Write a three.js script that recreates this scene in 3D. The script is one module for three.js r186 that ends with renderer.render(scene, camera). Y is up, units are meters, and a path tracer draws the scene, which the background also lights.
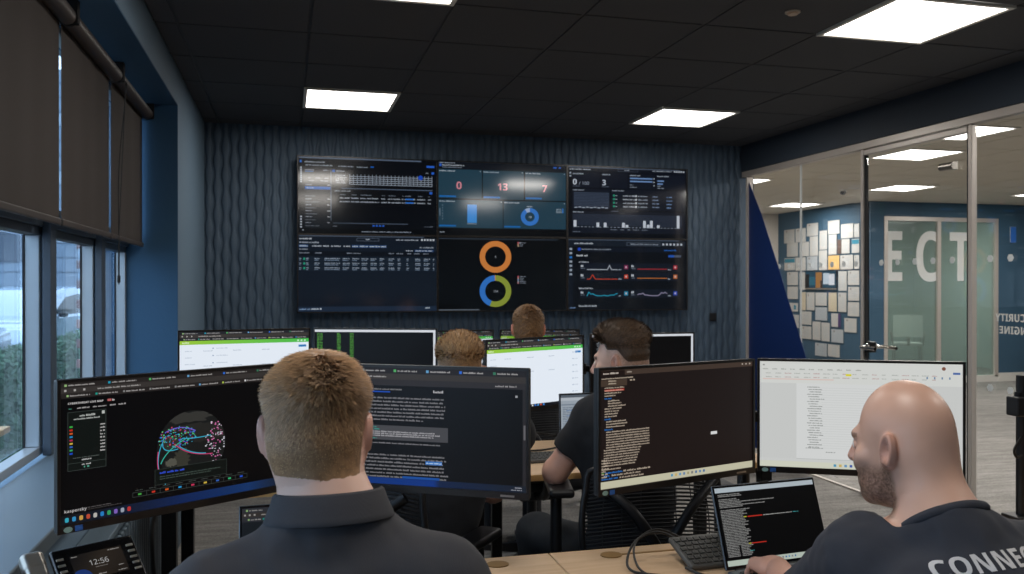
import * as THREE from 'three';
import { RoundedBoxGeometry } from 'three/addons/geometries/RoundedBoxGeometry.js';
import { RectAreaLightUniformsLib } from 'three/addons/lights/RectAreaLightUniformsLib.js';
import { mergeGeometries } from 'three/addons/utils/BufferGeometryUtils.js';
import { FontLoader } from 'three/addons/loaders/FontLoader.js';
import { TextGeometry } from 'three/addons/geometries/TextGeometry.js';
import { TessellateModifier } from 'three/addons/modifiers/TessellateModifier.js';

// ---------------------------------------------------------------- camera, sky, exposure, room lamps
// Room axes: x runs along the video wall, y is up, -z runs from the camera towards the video wall ("D" below is -z).
const scene = new THREE.Scene();
const camera = new THREE.PerspectiveCamera(36.6, 1024 / 574, 0.05, 200);
camera.position.set(0, 1.47, 0);
camera.rotation.order = 'YXZ';
camera.rotation.set(-0.0023, -0.2542, 0);
camera.focus = 2.1; camera.userData.fStop = 9;
const renderer = new THREE.WebGLRenderer({ antialias: true });
renderer.toneMapping = THREE.LinearToneMapping;
renderer.toneMappingExposure = 1.0;
renderer.shadowMap.enabled = true;
RectAreaLightUniformsLib.init();
scene.background = new THREE.Color().setRGB(0.52, 0.74, 1.0);   // overcast daylight outside the windows
scene.backgroundIntensity = 3.6;
const ROOM_LAMP = { color: new THREE.Color().setRGB(1.0, 0.95, 0.88), light: 11.0, glow: 6.0 };
const HALL_LAMP = { color: new THREE.Color().setRGB(1.0, 0.97, 0.92), light: 38.0, glow: 6.0 };
const roomLampSpots = [[0.407, 5.837], [2.807, 5.837], [0.407, 3.437], [2.807, 3.437], [0.407, 1.037], [2.807, 1.037]];
const hallLampSpots = [[5.72, 6.93], [7.52, 9.36], [7.52, 11.75], [5.16, 9.26], [5.22, 5.83], [9.9, 9.5], [5.4, 3.2], [7.8, 4.6]];

// ---------------------------------------------------------------- helpers
const CEIL = 2.697, XL = -0.6, XR = 3.92, DB = 6.93, DF = -1.9;
function rng(seed) { let s = seed >>> 0; return () => { s = (s + 0x6D2B79F5) >>> 0; let t = Math.imul(s ^ (s >>> 15), 1 | s); t = (t + Math.imul(t ^ (t >>> 7), 61 | t)) ^ t; return ((t ^ (t >>> 14)) >>> 0) / 4294967296; }; }
function hash2(x, y, s) { let h = (Math.imul(x, 374761393) + Math.imul(y, 668265263) + Math.imul(s, 1442695041)) | 0; h = Math.imul(h ^ (h >>> 13), 1274126177); return ((h ^ (h >>> 16)) >>> 0) / 4294967296; }
function vnoise(x, y, px, py, s) {      // tiling value noise
  const xi = Math.floor(x), yi = Math.floor(y), fx = x - xi, fy = y - yi, u = fx * fx * (3 - 2 * fx), v = fy * fy * (3 - 2 * fy);
  const m = (a, n) => ((a % n) + n) % n, h = (a, b) => hash2(m(a, px), m(b, py), s);
  return (h(xi, yi) * (1 - u) + h(xi + 1, yi) * u) * (1 - v) + (h(xi, yi + 1) * (1 - u) + h(xi + 1, yi + 1) * u) * v;
}
function noise3(x, y, z) {
  const xi = Math.floor(x), yi = Math.floor(y), zi = Math.floor(z), fx = x - xi, fy = y - yi, fz = z - zi;
  const u = fx * fx * (3 - 2 * fx), v = fy * fy * (3 - 2 * fy), w = fz * fz * (3 - 2 * fz), h = (a, b, c) => hash2(a + c * 57, b + c * 131, 7);
  const L = (a, b, t) => a + (b - a) * t;
  return L(L(L(h(xi, yi, zi), h(xi + 1, yi, zi), u), L(h(xi, yi + 1, zi), h(xi + 1, yi + 1, zi), u), v), L(L(h(xi, yi, zi + 1), h(xi + 1, yi, zi + 1), u), L(h(xi, yi + 1, zi + 1), h(xi + 1, yi + 1, zi + 1), u), v), w) * 2 - 1;
}
function dataTex(n, m, fn, srgb, rx = 1, ry = 1) {
  const a = new Uint8Array(n * m * 4);
  for (let j = 0; j < m; j++) for (let i = 0; i < n; i++) { const c = fn(i / n, j / m); const k = (j * n + i) * 4; a[k] = c[0] * 255; a[k + 1] = c[1] * 255; a[k + 2] = c[2] * 255; a[k + 3] = 255; }
  const t = new THREE.DataTexture(a, n, m); t.magFilter = THREE.LinearFilter; t.minFilter = THREE.LinearMipmapLinearFilter; t.generateMipmaps = true;
  t.wrapS = t.wrapT = THREE.RepeatWrapping; t.repeat.set(rx, ry); if (srgb) t.colorSpace = THREE.SRGBColorSpace; t.needsUpdate = true; return t;
}
const cl = (x) => Math.max(0, Math.min(1, x));
const grey = (v) => { v = cl(v); return [v, v, v]; };
const col = (hex) => new THREE.Color(hex);
function mat(hex, rough = 0.6, o = {}) { return new THREE.MeshPhysicalMaterial({ color: hex, roughness: rough, ...o }); }

const taken = {};
function numbered(n) { if (!(n in taken)) { taken[n] = 0; return n; } taken[n]++; return n + '_' + String(taken[n]).padStart(3, '0'); }
function shadow(o) { o.castShadow = true; o.receiveShadow = true; return o; }
function tag(o, label, category, group, kind) { if (label) o.userData.label = label; if (category) o.userData.category = category; if (group) o.userData.group = group; if (kind) o.userData.kind = kind; return o; }
function thing(name, label, category, X = 0, h = 0, D = 0, turn = 0, group) {
  const g = new THREE.Group(); g.name = numbered(name); g.position.set(X, h, -D); g.rotation.y = turn; scene.add(g); return tag(g, label, category, group);
}
function part(parent, name, geo, m, x = 0, y = 0, z = 0, rx = 0, ry = 0, rz = 0) {
  const o = shadow(new THREE.Mesh(geo, m)); o.name = parent === scene ? numbered(name) : name; o.position.set(x, y, z); o.rotation.set(rx, ry, rz); parent.add(o); return o;
}
function struct(name, geo, m, x, y, z) { const o = part(scene, name, geo, m, x, y, z); o.userData.kind = 'structure'; return o; }
const box = (w, h, d) => new THREE.BoxGeometry(w, h, d);
const rbox = (w, h, d, r = 0.004, s = 2) => new RoundedBoxGeometry(w, h, d, s, Math.min(r, w / 2.01, h / 2.01, d / 2.01));
const cyl = (r0, r1, h, n = 20) => new THREE.CylinderGeometry(r0, r1, h, n);
function at(g, x, y, z, rx = 0, ry = 0, rz = 0) { const m = new THREE.Matrix4().makeRotationFromEuler(new THREE.Euler(rx, ry, rz)); m.setPosition(x, y, z); g.applyMatrix4(m); return g; }
function merge(list) { const need = list.map((g) => { const q = g.index ? g.toNonIndexed() : g; for (const k of Object.keys(q.attributes)) if (!['position', 'normal', 'uv'].includes(k)) q.deleteAttribute(k); if (!q.attributes.uv) q.setAttribute('uv', new THREE.BufferAttribute(new Float32Array(q.attributes.position.count * 2), 2)); q.morphAttributes = {}; return q; }); return mergeGeometries(need, false); }
// box spanning room coordinates X0..X1, heights y0..y1, depths D0..D1, with uv in metres
function span(X0, X1, y0, y1, D0, D1) { const g = box(X1 - X0, y1 - y0, D1 - D0); uvMetres(g); g.translate((X0 + X1) / 2, (y0 + y1) / 2, -(D0 + D1) / 2); return g; }
function uvMetres(g) {
  const p = g.attributes.position, n = g.attributes.normal, uv = g.attributes.uv;
  for (let i = 0; i < p.count; i++) { const ax = Math.abs(n.getX(i)), ay = Math.abs(n.getY(i)); if (ay > 0.7) uv.setXY(i, p.getX(i), p.getZ(i)); else if (ax > 0.7) uv.setXY(i, p.getZ(i), p.getY(i)); else uv.setXY(i, p.getX(i), p.getY(i)); }
  return g;
}
function tube(pts, r, seg = 40, rs = 8) { return new THREE.TubeGeometry(new THREE.CatmullRomCurve3(pts.map((p) => new THREE.Vector3(...p))), seg, r, rs, false); }
function extr(shape, depth, bevel = 0, o = {}) { return new THREE.ExtrudeGeometry(shape, { depth, bevelEnabled: bevel > 0, bevelThickness: bevel, bevelSize: bevel, bevelSegments: 2, curveSegments: 16, ...o }); }
function polyShape(pts) { const s = new THREE.Shape(); pts.forEach((p, i) => (i ? s.lineTo(p[0], p[1]) : s.moveTo(p[0], p[1]))); s.closePath(); return s; }
function roundRect(w, h, r) { const s = new THREE.Shape(), x = -w / 2, y = -h / 2; s.moveTo(x + r, y); s.lineTo(x + w - r, y); s.quadraticCurveTo(x + w, y, x + w, y + r); s.lineTo(x + w, y + h - r); s.quadraticCurveTo(x + w, y + h, x + w - r, y + h); s.lineTo(x + r, y + h); s.quadraticCurveTo(x, y + h, x, y + h - r); s.lineTo(x, y + r); s.quadraticCurveTo(x, y, x + r, y); return s; }
function copyOf(root, label) { const c = root.clone(); c.name = numbered(root.name.replace(/_\d{3}$/, '')); c.userData = { ...root.userData }; if (label) c.userData.label = label; scene.add(c); return c; }

// ---------------------------------------------------------------- materials
const plasterBump = dataTex(256, 256, (u, v) => grey(0.35 * vnoise(u * 64, v * 64, 64, 64, 3) + 0.4 * vnoise(u * 128, v * 128, 128, 128, 4) + 0.25 * vnoise(u * 16, v * 16, 16, 16, 5)), false, 1.2, 1.2);
const carpetTex = dataTex(1024, 1024, (u, v) => {
  const streak = vnoise(u * 6, v * 60, 6, 60, 11) * 0.5 + vnoise(u * 24, v * 180, 24, 180, 12) * 0.5, speck = vnoise(u * 340, v * 340, 340, 340, 13), patch = vnoise(u * 8, v * 8, 8, 8, 14);
  const k = 0.40 + 0.20 * streak + 0.16 * speck + 0.05 * patch; return [k * 1.01, k * 0.985, k * 0.955];
}, true, 0.5, 0.5);
const carpetBump = dataTex(512, 512, (u, v) => grey(vnoise(u * 200, v * 200, 200, 200, 21) * 0.6 + vnoise(u * 90, v * 90, 90, 90, 22) * 0.4), false, 1.5, 1.5);
const woodTex = dataTex(1024, 512, (u, v) => {
  const w = vnoise(u * 3, v * 5, 3, 5, 31) * 2.4, g1 = vnoise(u * 4, v * 46 + w * 3, 4, 46, 32), g2 = vnoise(u * 20, v * 190, 20, 190, 33), pore = vnoise(u * 60, v * 250, 60, 250, 34);
  const t = 0.55 * g1 + 0.3 * g2 + (pore > 0.8 ? -0.12 : 0); return [0.745 + 0.08 * t, 0.622 + 0.09 * t, 0.49 + 0.10 * t];
}, true, 0.8, 1.4);
const tileBump = dataTex(256, 256, (u, v) => grey(vnoise(u * 120, v * 120, 120, 120, 41) > 0.72 ? 0.2 : 0.6 + 0.3 * vnoise(u * 50, v * 50, 50, 50, 42)), false, 2, 2);
const clothBump = dataTex(256, 256, (u, v) => grey(0.5 + 0.25 * Math.sin(u * 128 * Math.PI) * Math.sin(v * 128 * Math.PI) + 0.25 * vnoise(u * 60, v * 60, 60, 60, 51)), false, 6, 6);
const M = {
  wallBlue: mat('#5f7588', 0.75, { bumpMap: plasterBump, bumpScale: 0.0008 }),
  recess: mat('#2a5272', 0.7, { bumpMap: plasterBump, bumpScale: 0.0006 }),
  rib: mat('#46586a', 0.62),
  ribBase: mat('#46586a', 0.62),
  navy: mat('#2b3643', 0.7, { bumpMap: plasterBump, bumpScale: 0.0006 }),
  tileBlack: mat('#3e4045', 0.82, { bumpMap: tileBump, bumpScale: 0.0007 }),
  gridBlack: mat('#1e1f22', 0.5),
  tileCream: mat('#c9c2b4', 0.85, { bumpMap: tileBump, bumpScale: 0.0007 }),
  gridCream: mat('#a59f93', 0.6),
  carpet: mat('#d2d2d2', 0.95, { map: carpetTex, bumpMap: carpetBump, bumpScale: 0.003 }),
  hallWallBlue: mat('#33536a', 0.7, { bumpMap: plasterBump, bumpScale: 0.0006 }),
  hallWallPale: mat('#c4bdb2', 0.8, { bumpMap: plasterBump, bumpScale: 0.0006 }),
  white: mat('#d8d6d0', 0.45),
  sill: mat('#53626d', 0.45),
  alu: mat('#bdb5ae', 0.38, { metalness: 0.25 }),
  windowFrame: mat('#a2abb3', 0.32, { metalness: 0.35 }),
  windowPost: mat('#3c4856', 0.45),
  gasket: mat('#17191d', 0.7),
  glass: mat('#ffffff', 0.0, { transmission: 1, thickness: 0, ior: 1.5 }),
  film: mat('#0c2a63', 0.5),
  frost: mat('#cfd3d3', 0.6),
  blind: mat('#332c29', 0.85, { bumpMap: clothBump, bumpScale: 0.0006, side: THREE.DoubleSide }),
  blindRail: mat('#362e2a', 0.5),
  black: mat('#0c0c0e', 0.42),
  blackMatte: mat('#101013', 0.7),
  blackGloss: mat('#08080a', 0.16),
  bezel: mat('#17120f', 0.34),
  housing: mat('#131316', 0.5),
  wood: mat('#ffffff', 0.46, { map: woodTex }),
  woodEdge: mat('#c39b63', 0.5),
  woodDark: mat('#8d6a3a', 0.5),
  deskLeg: mat('#0b0b0d', 0.4, { metalness: 0.2 }),
  chairMesh: mat('#15161a', 0.55),
  chairFrame: mat('#111216', 0.45),
  chairSeat: mat('#14161c', 0.9, { bumpMap: clothBump, bumpScale: 0.001 }),
  chrome: mat('#d2d0cc', 0.16, { metalness: 1 }),
  silver: mat('#9b968f', 0.3, { metalness: 0.8 }),
  keyDark: mat('#3a3936', 0.55),
  keyBase: mat('#4b4a47', 0.5),
  laptop: mat('#5d646c', 0.35, { metalness: 0.6 }),
  cable: mat('#0e0d0d', 0.5),
  skin: new THREE.MeshPhysicalMaterial({ color: '#ffffff', vertexColors: true, roughness: 0.4 }),
};
// ---------------------------------------------------------------- the room shell
struct('floor', span(-0.98, 14.2, -0.12, 0, DF - 0.12, 15.2), M.carpet);
{ // ceiling of black mineral tiles on a 600 grid, with the lamp openings left out
  const c = struct('ceiling', span(-0.98, XR + 0.1, CEIL + 0.03, CEIL + 0.12, DF - 0.12, DB + 0.15), M.gridBlack);
  const xs = [XL]; for (let i = -1; i < 7; i++) { const x = 0.107 + 0.6 * i; if (x > XL + 0.02 && x < XR - 0.02) xs.push(x); } xs.push(XR);
  const ds = [DF]; for (let j = -10; j < 8; j++) { const d = 3.737 + 0.6 * j; if (d > DF + 0.02 && d < DB - 0.02) ds.push(d); } ds.push(DB);
  const cache = {};
  for (let i = 0; i + 1 < xs.length; i++) for (let j = 0; j + 1 < ds.length; j++) {
    const x = (xs[i] + xs[i + 1]) / 2, d = (ds[j] + ds[j + 1]) / 2, w = xs[i + 1] - xs[i] - 0.012, e = ds[j + 1] - ds[j] - 0.012;
    if (roomLampSpots.some(([a, b]) => Math.hypot(a - x, b - d) < 0.25)) continue;
    const key = w.toFixed(3) + e.toFixed(3); cache[key] ??= uvMetres(rbox(w, 0.03, e, 0.003, 1));
    part(c, 'tile', cache[key], M.tileBlack, x, CEIL + 0.015, -d);
  }
  for (let i = 1; i + 1 < xs.length; i++) part(c, 'grid_bar', box(0.012, 0.02, DB - DF), M.gridBlack, xs[i], CEIL + 0.014, -(DB + DF) / 2);
  for (let j = 1; j + 1 < ds.length; j++) part(c, 'grid_bar', box(XR - XL, 0.02, 0.012), M.gridBlack, (XL + XR) / 2, CEIL + 0.016, -ds[j]);
}
{ // pale tiled ceiling beyond the glass
  const c = struct('ceiling_hall', span(XR + 0.1, 14.2, CEIL + 0.03, CEIL + 0.12, DF - 0.12, 15.2), M.gridCream);
  const cache = {};
  for (let i = 0; i < 17; i++) for (let j = 0; j < 28; j++) {
    const x = 4.02 + 0.3 + 0.6 * i, d = DF + 0.3 + 0.6 * j; if (x > 14 || d > 15) continue;
    if (x > 8.3 && d > 11.2) continue;
    cache.t ??= uvMetres(box(0.588, 0.03, 0.588));
    part(c, 'tile', cache.t, M.tileCream, x, CEIL + 0.015, -d);
  }
}
function lamp(X, D, cfg, label, group) {
  const t = thing('ceiling_light', label, 'ceiling light', X, CEIL - 0.004, D, 0, group);
  for (const [x, z, w, d] of [[0, 0.289, 0.6, 0.022], [0, -0.289, 0.6, 0.022], [0.289, 0, 0.022, 0.556], [-0.289, 0, 0.022, 0.556]]) part(t, 'frame', box(w, 0.012, d), M.white, x, 0, z);
  const glow = new THREE.MeshStandardMaterial({ color: '#f4f2ee', roughness: 0.6, emissive: cfg.color, emissiveIntensity: cfg.glow });
  part(t, 'diffuser', box(0.556, 0.006, 0.556), glow, 0, 0.002, 0);
  const l = new THREE.RectAreaLight(cfg.color, cfg.light, 0.55, 0.55); l.rotation.x = -Math.PI / 2; l.position.y = -0.012; l.castShadow = true; t.add(l);
}
{
  const names = ['square white ceiling light panel near the video wall on the window side', 'square white ceiling light panel near the video wall on the glass side', 'square white ceiling light panel at the top edge above the middle desks', 'large bright ceiling light panel at the top above the glass partition', 'ceiling light panel overhead by the window blinds', 'ceiling light panel overhead by the glass side'];
  roomLampSpots.forEach(([x, d], i) => lamp(x, d, ROOM_LAMP, names[i], 'ceiling light panels in the control room'));
  const hn = ['largest square light panel seen through the glass door', 'light panel seen low through the glass door', 'light panel above the wall of certificates', 'light panel beside the edge of the blue film', 'light panel cut by the post right of the glass door', 'small distant light panel at the right edge', 'hall light panel near the partition', 'hall light panel away from the partition'];
  hallLampSpots.forEach(([x, d], i) => lamp(x, d, HALL_LAMP, hn[i], 'ceiling light panels in the hall'));
}
{ // back wall with wavy vertical ribs
  const w = struct('wall_back', span(-0.98, XR + 0.1, 0, CEIL + 0.03, DB, DB + 0.12), M.ribBase);
  const pitch = 0.06, period = 0.205, H = CEIL, rows = 150, cols = 6;
  const ribGeo = (ph) => {
    const pos = [], idx = [], uv = [];
    for (let j = 0; j <= rows; j++) { const y = H * j / rows, hw = pitch * 0.5 * (0.74 + 0.25 * Math.sin(2 * Math.PI * y / period + ph)), dp = 0.017 * (0.8 + 0.2 * Math.sin(2 * Math.PI * y / period + ph));
      for (let i = 0; i <= cols; i++) { const t = i / cols * Math.PI; pos.push(-hw * Math.cos(t), y, dp * Math.pow(Math.sin(t), 0.8)); uv.push(i / cols, y); } }
    for (let j = 0; j < rows; j++) for (let i = 0; i < cols; i++) { const a = j * (cols + 1) + i, b = a + 1, c = a + cols + 1, d = c + 1; idx.push(a, b, d, a, d, c); }
    const g = new THREE.BufferGeometry(); g.setAttribute('position', new THREE.Float32BufferAttribute(pos, 3)); g.setAttribute('uv', new THREE.Float32BufferAttribute(uv, 2)); g.setIndex(idx); g.computeVertexNormals(); return g;
  };
  const two = [ribGeo(0), ribGeo(Math.PI)];
  let k = 0; for (let x = XL + pitch / 2; x < XR - 0.01; x += pitch) part(w, 'rib', two[k++ % 2], M.rib, x, 0, -DB);
}
{ // window wall: wall under the sill, header over the recess, pier by the video wall, pier behind
  const R1 = 5.28, R0 = -0.9;
  const w = struct('wall_left', merge([span(-0.98, XL, 0, 0.80, DF - 0.12, DB), span(-0.98, XL, 2.50, CEIL + 0.03, DF - 0.12, DB), span(-0.98, XL, 0.80, 2.50, R1, DB), span(-0.98, XL, 0.80, 2.50, DF - 0.12, R0)]), M.wallBlue);
  struct('trim_1', rbox(0.275, 0.045, R1 - R0, 0.006), M.sill, (-0.85 + XL) / 2 + 0.008, 0.8225, -(R1 + R0) / 2);
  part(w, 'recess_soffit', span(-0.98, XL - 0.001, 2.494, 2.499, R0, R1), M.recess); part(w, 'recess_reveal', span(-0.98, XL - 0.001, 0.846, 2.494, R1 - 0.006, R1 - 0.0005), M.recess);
  part(w, 'skirting', box(0.014, 0.1, DB - DF), M.navy, XL + 0.007, 0.05, -(DB + DF) / 2);
}
struct('wall_front', span(-0.98, 14.2, 0, CEIL + 0.03, DF - 0.12, DF), M.wallBlue);
struct('wall_right', span(XR - 0.03, XR + 0.1, 2.47, CEIL + 0.03, DF, DB), M.navy);   // bulkhead over the glass partition
struct('wall_hall_near', span(XR, XR + 0.1, 0, CEIL + 0.03, DB + 0.02, 13.5), M.hallWallPale);
struct('wall_hall_far', span(XR + 0.1, 8.25, 0, CEIL + 0.03, 13.4, 13.52), M.hallWallPale);
struct('wall_hall_blue', span(8.25, 8.37, 0, CEIL + 0.03, 10.97, 13.52), M.hallWallBlue);
struct('wall_hall_end', span(14.1, 14.22, 0, CEIL + 0.03, DF, 15.2), M.hallWallPale);

// ---------------------------------------------------------------- windows, blinds
const wPosts = [5.28, 4.45, 3.54, 2.61, 1.68, 0.75, -0.18, -0.9];
for (let i = 0; i + 1 < wPosts.length; i++) {
  const d1 = wPosts[i] - (i ? 0.004 : 0.0), d0 = wPosts[i + 1] + 0.004, dc = (d0 + d1) / 2, wd = d1 - d0, xg = -0.93;
  const g = new THREE.Group(); g.name = 'window_' + (i + 1); g.position.set(xg, 0.845, -dc); g.userData.kind = 'structure'; scene.add(g);
  const fr = (y0, y1) => { // an opening light: frame bars and a pane
    const h = y1 - y0, b = 0.032, dep = 0.052;
    part(g, 'frame', rbox(dep, b, wd), M.windowFrame, 0.03, y0 + b / 2, 0); part(g, 'frame', rbox(dep, b, wd), y0 < 0.1 ? M.windowPost : M.windowFrame, 0.03, y1 - b / 2, 0);
    for (const s of [-1, 1]) { part(g, 'frame', rbox(dep, h - 2 * b, b), M.windowFrame, 0.03, (y0 + y1) / 2, s * (wd / 2 - b / 2)); part(g, 'gasket', box(0.008, h - 2 * b, 0.004), M.gasket, 0.004, (y0 + y1) / 2, s * (wd / 2 - b - 0.002)); }
    part(g, 'pane', box(0.006, h - 2 * b, wd - 2 * b), M.glass, -0.006, (y0 + y1) / 2, 0);
  };
  fr(0.0, 0.84); fr(0.89, 1.655);
  part(g, 'transom', rbox(0.08, 0.05, wd + 0.07), M.windowPost, 0.03, 0.865, 0);
  if (i) part(g, 'post', rbox(0.03, 1.655, 0.08), M.windowPost, 0.081, 0.8275, -(wd / 2 + 0.004));  // dark colour paints in the shadow on the inner face of the post
  part(g, 'handle', rbox(0.012, 0.1, 0.018), M.silver, 0.078, 0.35, wd / 2 - 0.025);
}
{
  const ends = [[5.255, 4.335], [4.315, 3.43], [3.41, 2.505], [2.485, 1.58], [1.56, 0.655], [0.635, -0.27]];
  const labels = ['dark brown roller blind closest to the video wall with a pull chain', 'dark brown roller blind in the middle of the visible three', 'dark brown roller blind at the left edge of the photo'];
  ends.forEach(([a, b], i) => {
    const t = thing('roller_blind', labels[i] || `dark brown roller blind beside the camera, ${['first', 'second', 'third'][i - 3]} beyond the edge`, 'blind', -0.79, 1.688, (a + b) / 2, 0, 'roller blinds over the windows'), w = a - b;
    const f = new THREE.PlaneGeometry(w - 0.012, 0.755, 24, 2); { const p = f.attributes.position; for (let k = 0; k < p.count; k++) p.setZ(k, 0.0015 * Math.sin(p.getX(k) * 23 + i) ); f.computeVertexNormals(); }
    part(t, 'fabric', f, M.blind, 0.005, 0.3775, 0, 0, Math.PI / 2, 0);
    part(t, 'tube', at(cyl(0.032, 0.032, w - 0.01, 24), 0, 0, 0, Math.PI / 2), M.blindRail, 0.03, 0.745, 0);
    for (const s of [-1, 1]) part(t, 'bracket', rbox(0.085, 0.09, 0.008, 0.003), M.blackMatte, 0.025, 0.764, s * (w / 2 - 0.001));
    part(t, 'bottom_bar', at(rbox(w - 0.008, 0.026, 0.014, 0.006), 0, 0, 0, 0, Math.PI / 2), M.blindRail, 0.006, 0.008, 0);
    if (i === 0) { part(t, 'chain', tube([[0.068, 0.73, w / 2 - 0.05], [0.032, 0.3, w / 2 - 0.05], [0.034, -0.08, w / 2 - 0.05], [0.034, -0.20, w / 2 - 0.045], [0.034, -0.215, w / 2 - 0.04], [0.034, -0.20, w / 2 - 0.035], [0.034, -0.08, w / 2 - 0.03], [0.068, 0.73, w / 2 - 0.02]], 0.0022, 60, 6), M.blackMatte); part(t, 'chain_weight', rbox(0.012, 0.035, 0.02, 0.004), M.blackMatte, 0.034, -0.19, w / 2 - 0.04); }
  });
}
{ // radiator under the windows
  const r = thing('radiator', 'pale blue grey ribbed panel radiator under the window sill', 'radiator', XL + 0.04, 0.12, 3.56);
  part(r, 'back_panel', rbox(0.05, 0.56, 2.4, 0.01), M.sill, 0.0, 0.29, 0);
  for (let i = 0; i < 48; i++) part(r, 'fin', rbox(0.02, 0.5, 0.032, 0.008, 1), M.sill, 0.032, 0.29, -1.175 + i * 0.05);
  part(r, 'top_grille', rbox(0.08, 0.02, 2.4, 0.004), M.sill, 0.005, 0.58, 0);
  for (const s of [-1, 1]) part(r, 'foot', box(0.04, 0.13, 0.05), M.sill, 0, -0.055, s * 1.0);
}
// ---------------------------------------------------------------- glass partition with a door
{
  const H = 2.47, glassSpan = (d0, d1) => box(0.012, H - 0.1, d1 - d0);
  const g = new THREE.Group(); g.name = 'partition_glass'; g.userData.kind = 'structure'; g.position.set(XR + 0.012, 0, 0); scene.add(g);
  part(g, 'head_rail', rbox(0.06, 0.05, DB - DF), M.alu, 0, H - 0.025, -(DB + DF) / 2);
  part(g, 'floor_rail', rbox(0.03, 0.012, DB - 5.258), M.alu, 0, 0.006, -(DB + 5.258) / 2);
  part(g, 'floor_rail', rbox(0.03, 0.012, 4.265 - DF), M.alu, 0, 0.006, -(4.265 + DF) / 2);
  part(g, 'post', rbox(0.06, H - 0.05, 0.02), M.alu, 0, (H - 0.05) / 2, -(DB - 0.08));
  for (const d of [5.285, 4.29]) part(g, 'post', rbox(0.04, H - 0.05, 0.03, 0.005), M.alu, 0, (H - 0.05) / 2, -d);
  for (const [d0, d1] of [[5.302, 6.055], [6.065, DB - 0.09], [2.9, 4.265], [1.5, 2.89], [0.1, 1.49], [DF + 0.02, 0.09]]) part(g, 'pane', glassSpan(d0, d1), M.glass, 0, H / 2, -(d0 + d1) / 2);
  part(g, 'pane_joint', box(0.013, H - 0.1, 0.010), M.frost, 0, H / 2, -6.06);
  for (const d of [2.895, 1.495, 0.095]) part(g, 'pane_joint', box(0.013, H - 0.1, 0.008), M.frost, 0, H / 2, -d);
  // door
  const dr = new THREE.Group(); dr.name = 'door_1'; dr.userData.kind = 'structure'; dr.position.set(XR + 0.012, 0.01, -4.7875); scene.add(dr);
  part(dr, 'pane', box(0.012, H - 0.17, 0.92), M.glass, 0, (H - 0.07) / 2, 0);
  for (const s of [-1, 1]) part(dr, 'stile', rbox(0.03, H - 0.075, 0.008), M.gasket, 0, (H - 0.07) / 2, s * 0.472);
  part(dr, 'top_rail', rbox(0.045, 0.035, 0.955), M.alu, 0, H - 0.085, 0); part(dr, 'bottom_rail', rbox(0.045, 0.1, 0.955), M.alu, 0, 0.06, 0);
  const hd = part(dr, 'handle', rbox(0.05, 0.075, 0.07, 0.006), M.black, 0, 1.03, -0.43);
  for (const s of [-1, 1]) part(hd, 'lever', tube([[0, 0, 0], [s * 0.05, 0, 0], [s * 0.064, 0, 0.02], [s * 0.064, -0.002, 0.16]], 0.0125, 30, 10), M.chrome, s * 0.02, 0, 0.0);
  for (const s of [-1, 1]) part(hd, 'rose', at(cyl(0.027, 0.027, 0.012), 0, 0, 0, 0, 0, Math.PI / 2), M.chrome, s * 0.031, 0, 0.0);
  part(dr, 'closer', at(cyl(0.024, 0.024, 0.11, 20), 0, 0, 0, Math.PI / 2), M.silver, -0.045, 2.18, 0.35);
  part(dr, 'closer_mount', rbox(0.03, 0.05, 0.03), M.silver, -0.028, 2.18, 0.385);
  // hexagon manifestation dots on the glass, two rows
  const hex = new THREE.CylinderGeometry(0.023, 0.023, 0.0012, 6); at(hex, 0, 0, 0, 0, 0, Math.PI / 2);
  const hexD = []; for (let d = 4.147; d > 0; d -= 0.145) hexD.push([d, g]); for (let k = 0; k < 5; k++) hexD.push([5.093 - k * 0.163, dr]); for (let d = 5.361; d < 6.7; d += 0.1425) hexD.push([d, g]);
  for (const [d, p] of hexD) for (const y of [1.622, 0.878]) part(p, 'hexagon_dot', hex, M.frost, -0.008, y - (p === dr ? 0.01 : 0), -d - p.position.z);
  // blue film on the end pane
  const s = polyShape([[0, 0.06], [0, 2.37], [-0.2, 2.085], [-0.49, 1.585], [-0.57, 1.43], [-0.76, 1.10], [-0.86, 0.91], [-1.02, 0.5], [-1.1, 0.06]]);   // x = towards the camera
  const f = extr(s, 0.0012); at(f, 0, 0, 0, 0, Math.PI / 2, 0);
  part(g, 'blue_film', f, M.film, -0.009, 0, -(DB - 0.09)).userData.label = 'dark blue film with a slanted edge stuck on the end pane';
}
{ // mirrored lettering on the glass, meant to be read from the hall
  const font = await new FontLoader().loadAsync('fonts/droid/droid_sans_bold.typeface.json');
  globalThis.__bold = font;
  const g = scene.getObjectByName('partition_glass');
  const put = (txt, y, end, size) => { const t = new TextGeometry(txt, { font, size, depth: 0.001, curveSegments: 4, bevelEnabled: false }); t.computeBoundingBox(); const w = t.boundingBox.max.x; at(t, -w, 0, 0); at(t, 0, 0, 0, 0, Math.PI / 2, 0); part(g, 'lettering', t, M.white, -0.008, y, -end); };
  put('SECURITY', 1.470 - 0.205, 4.108, 0.043); put('ENGINE', 1.470 - 0.275, 4.079, 0.043);
}
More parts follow.
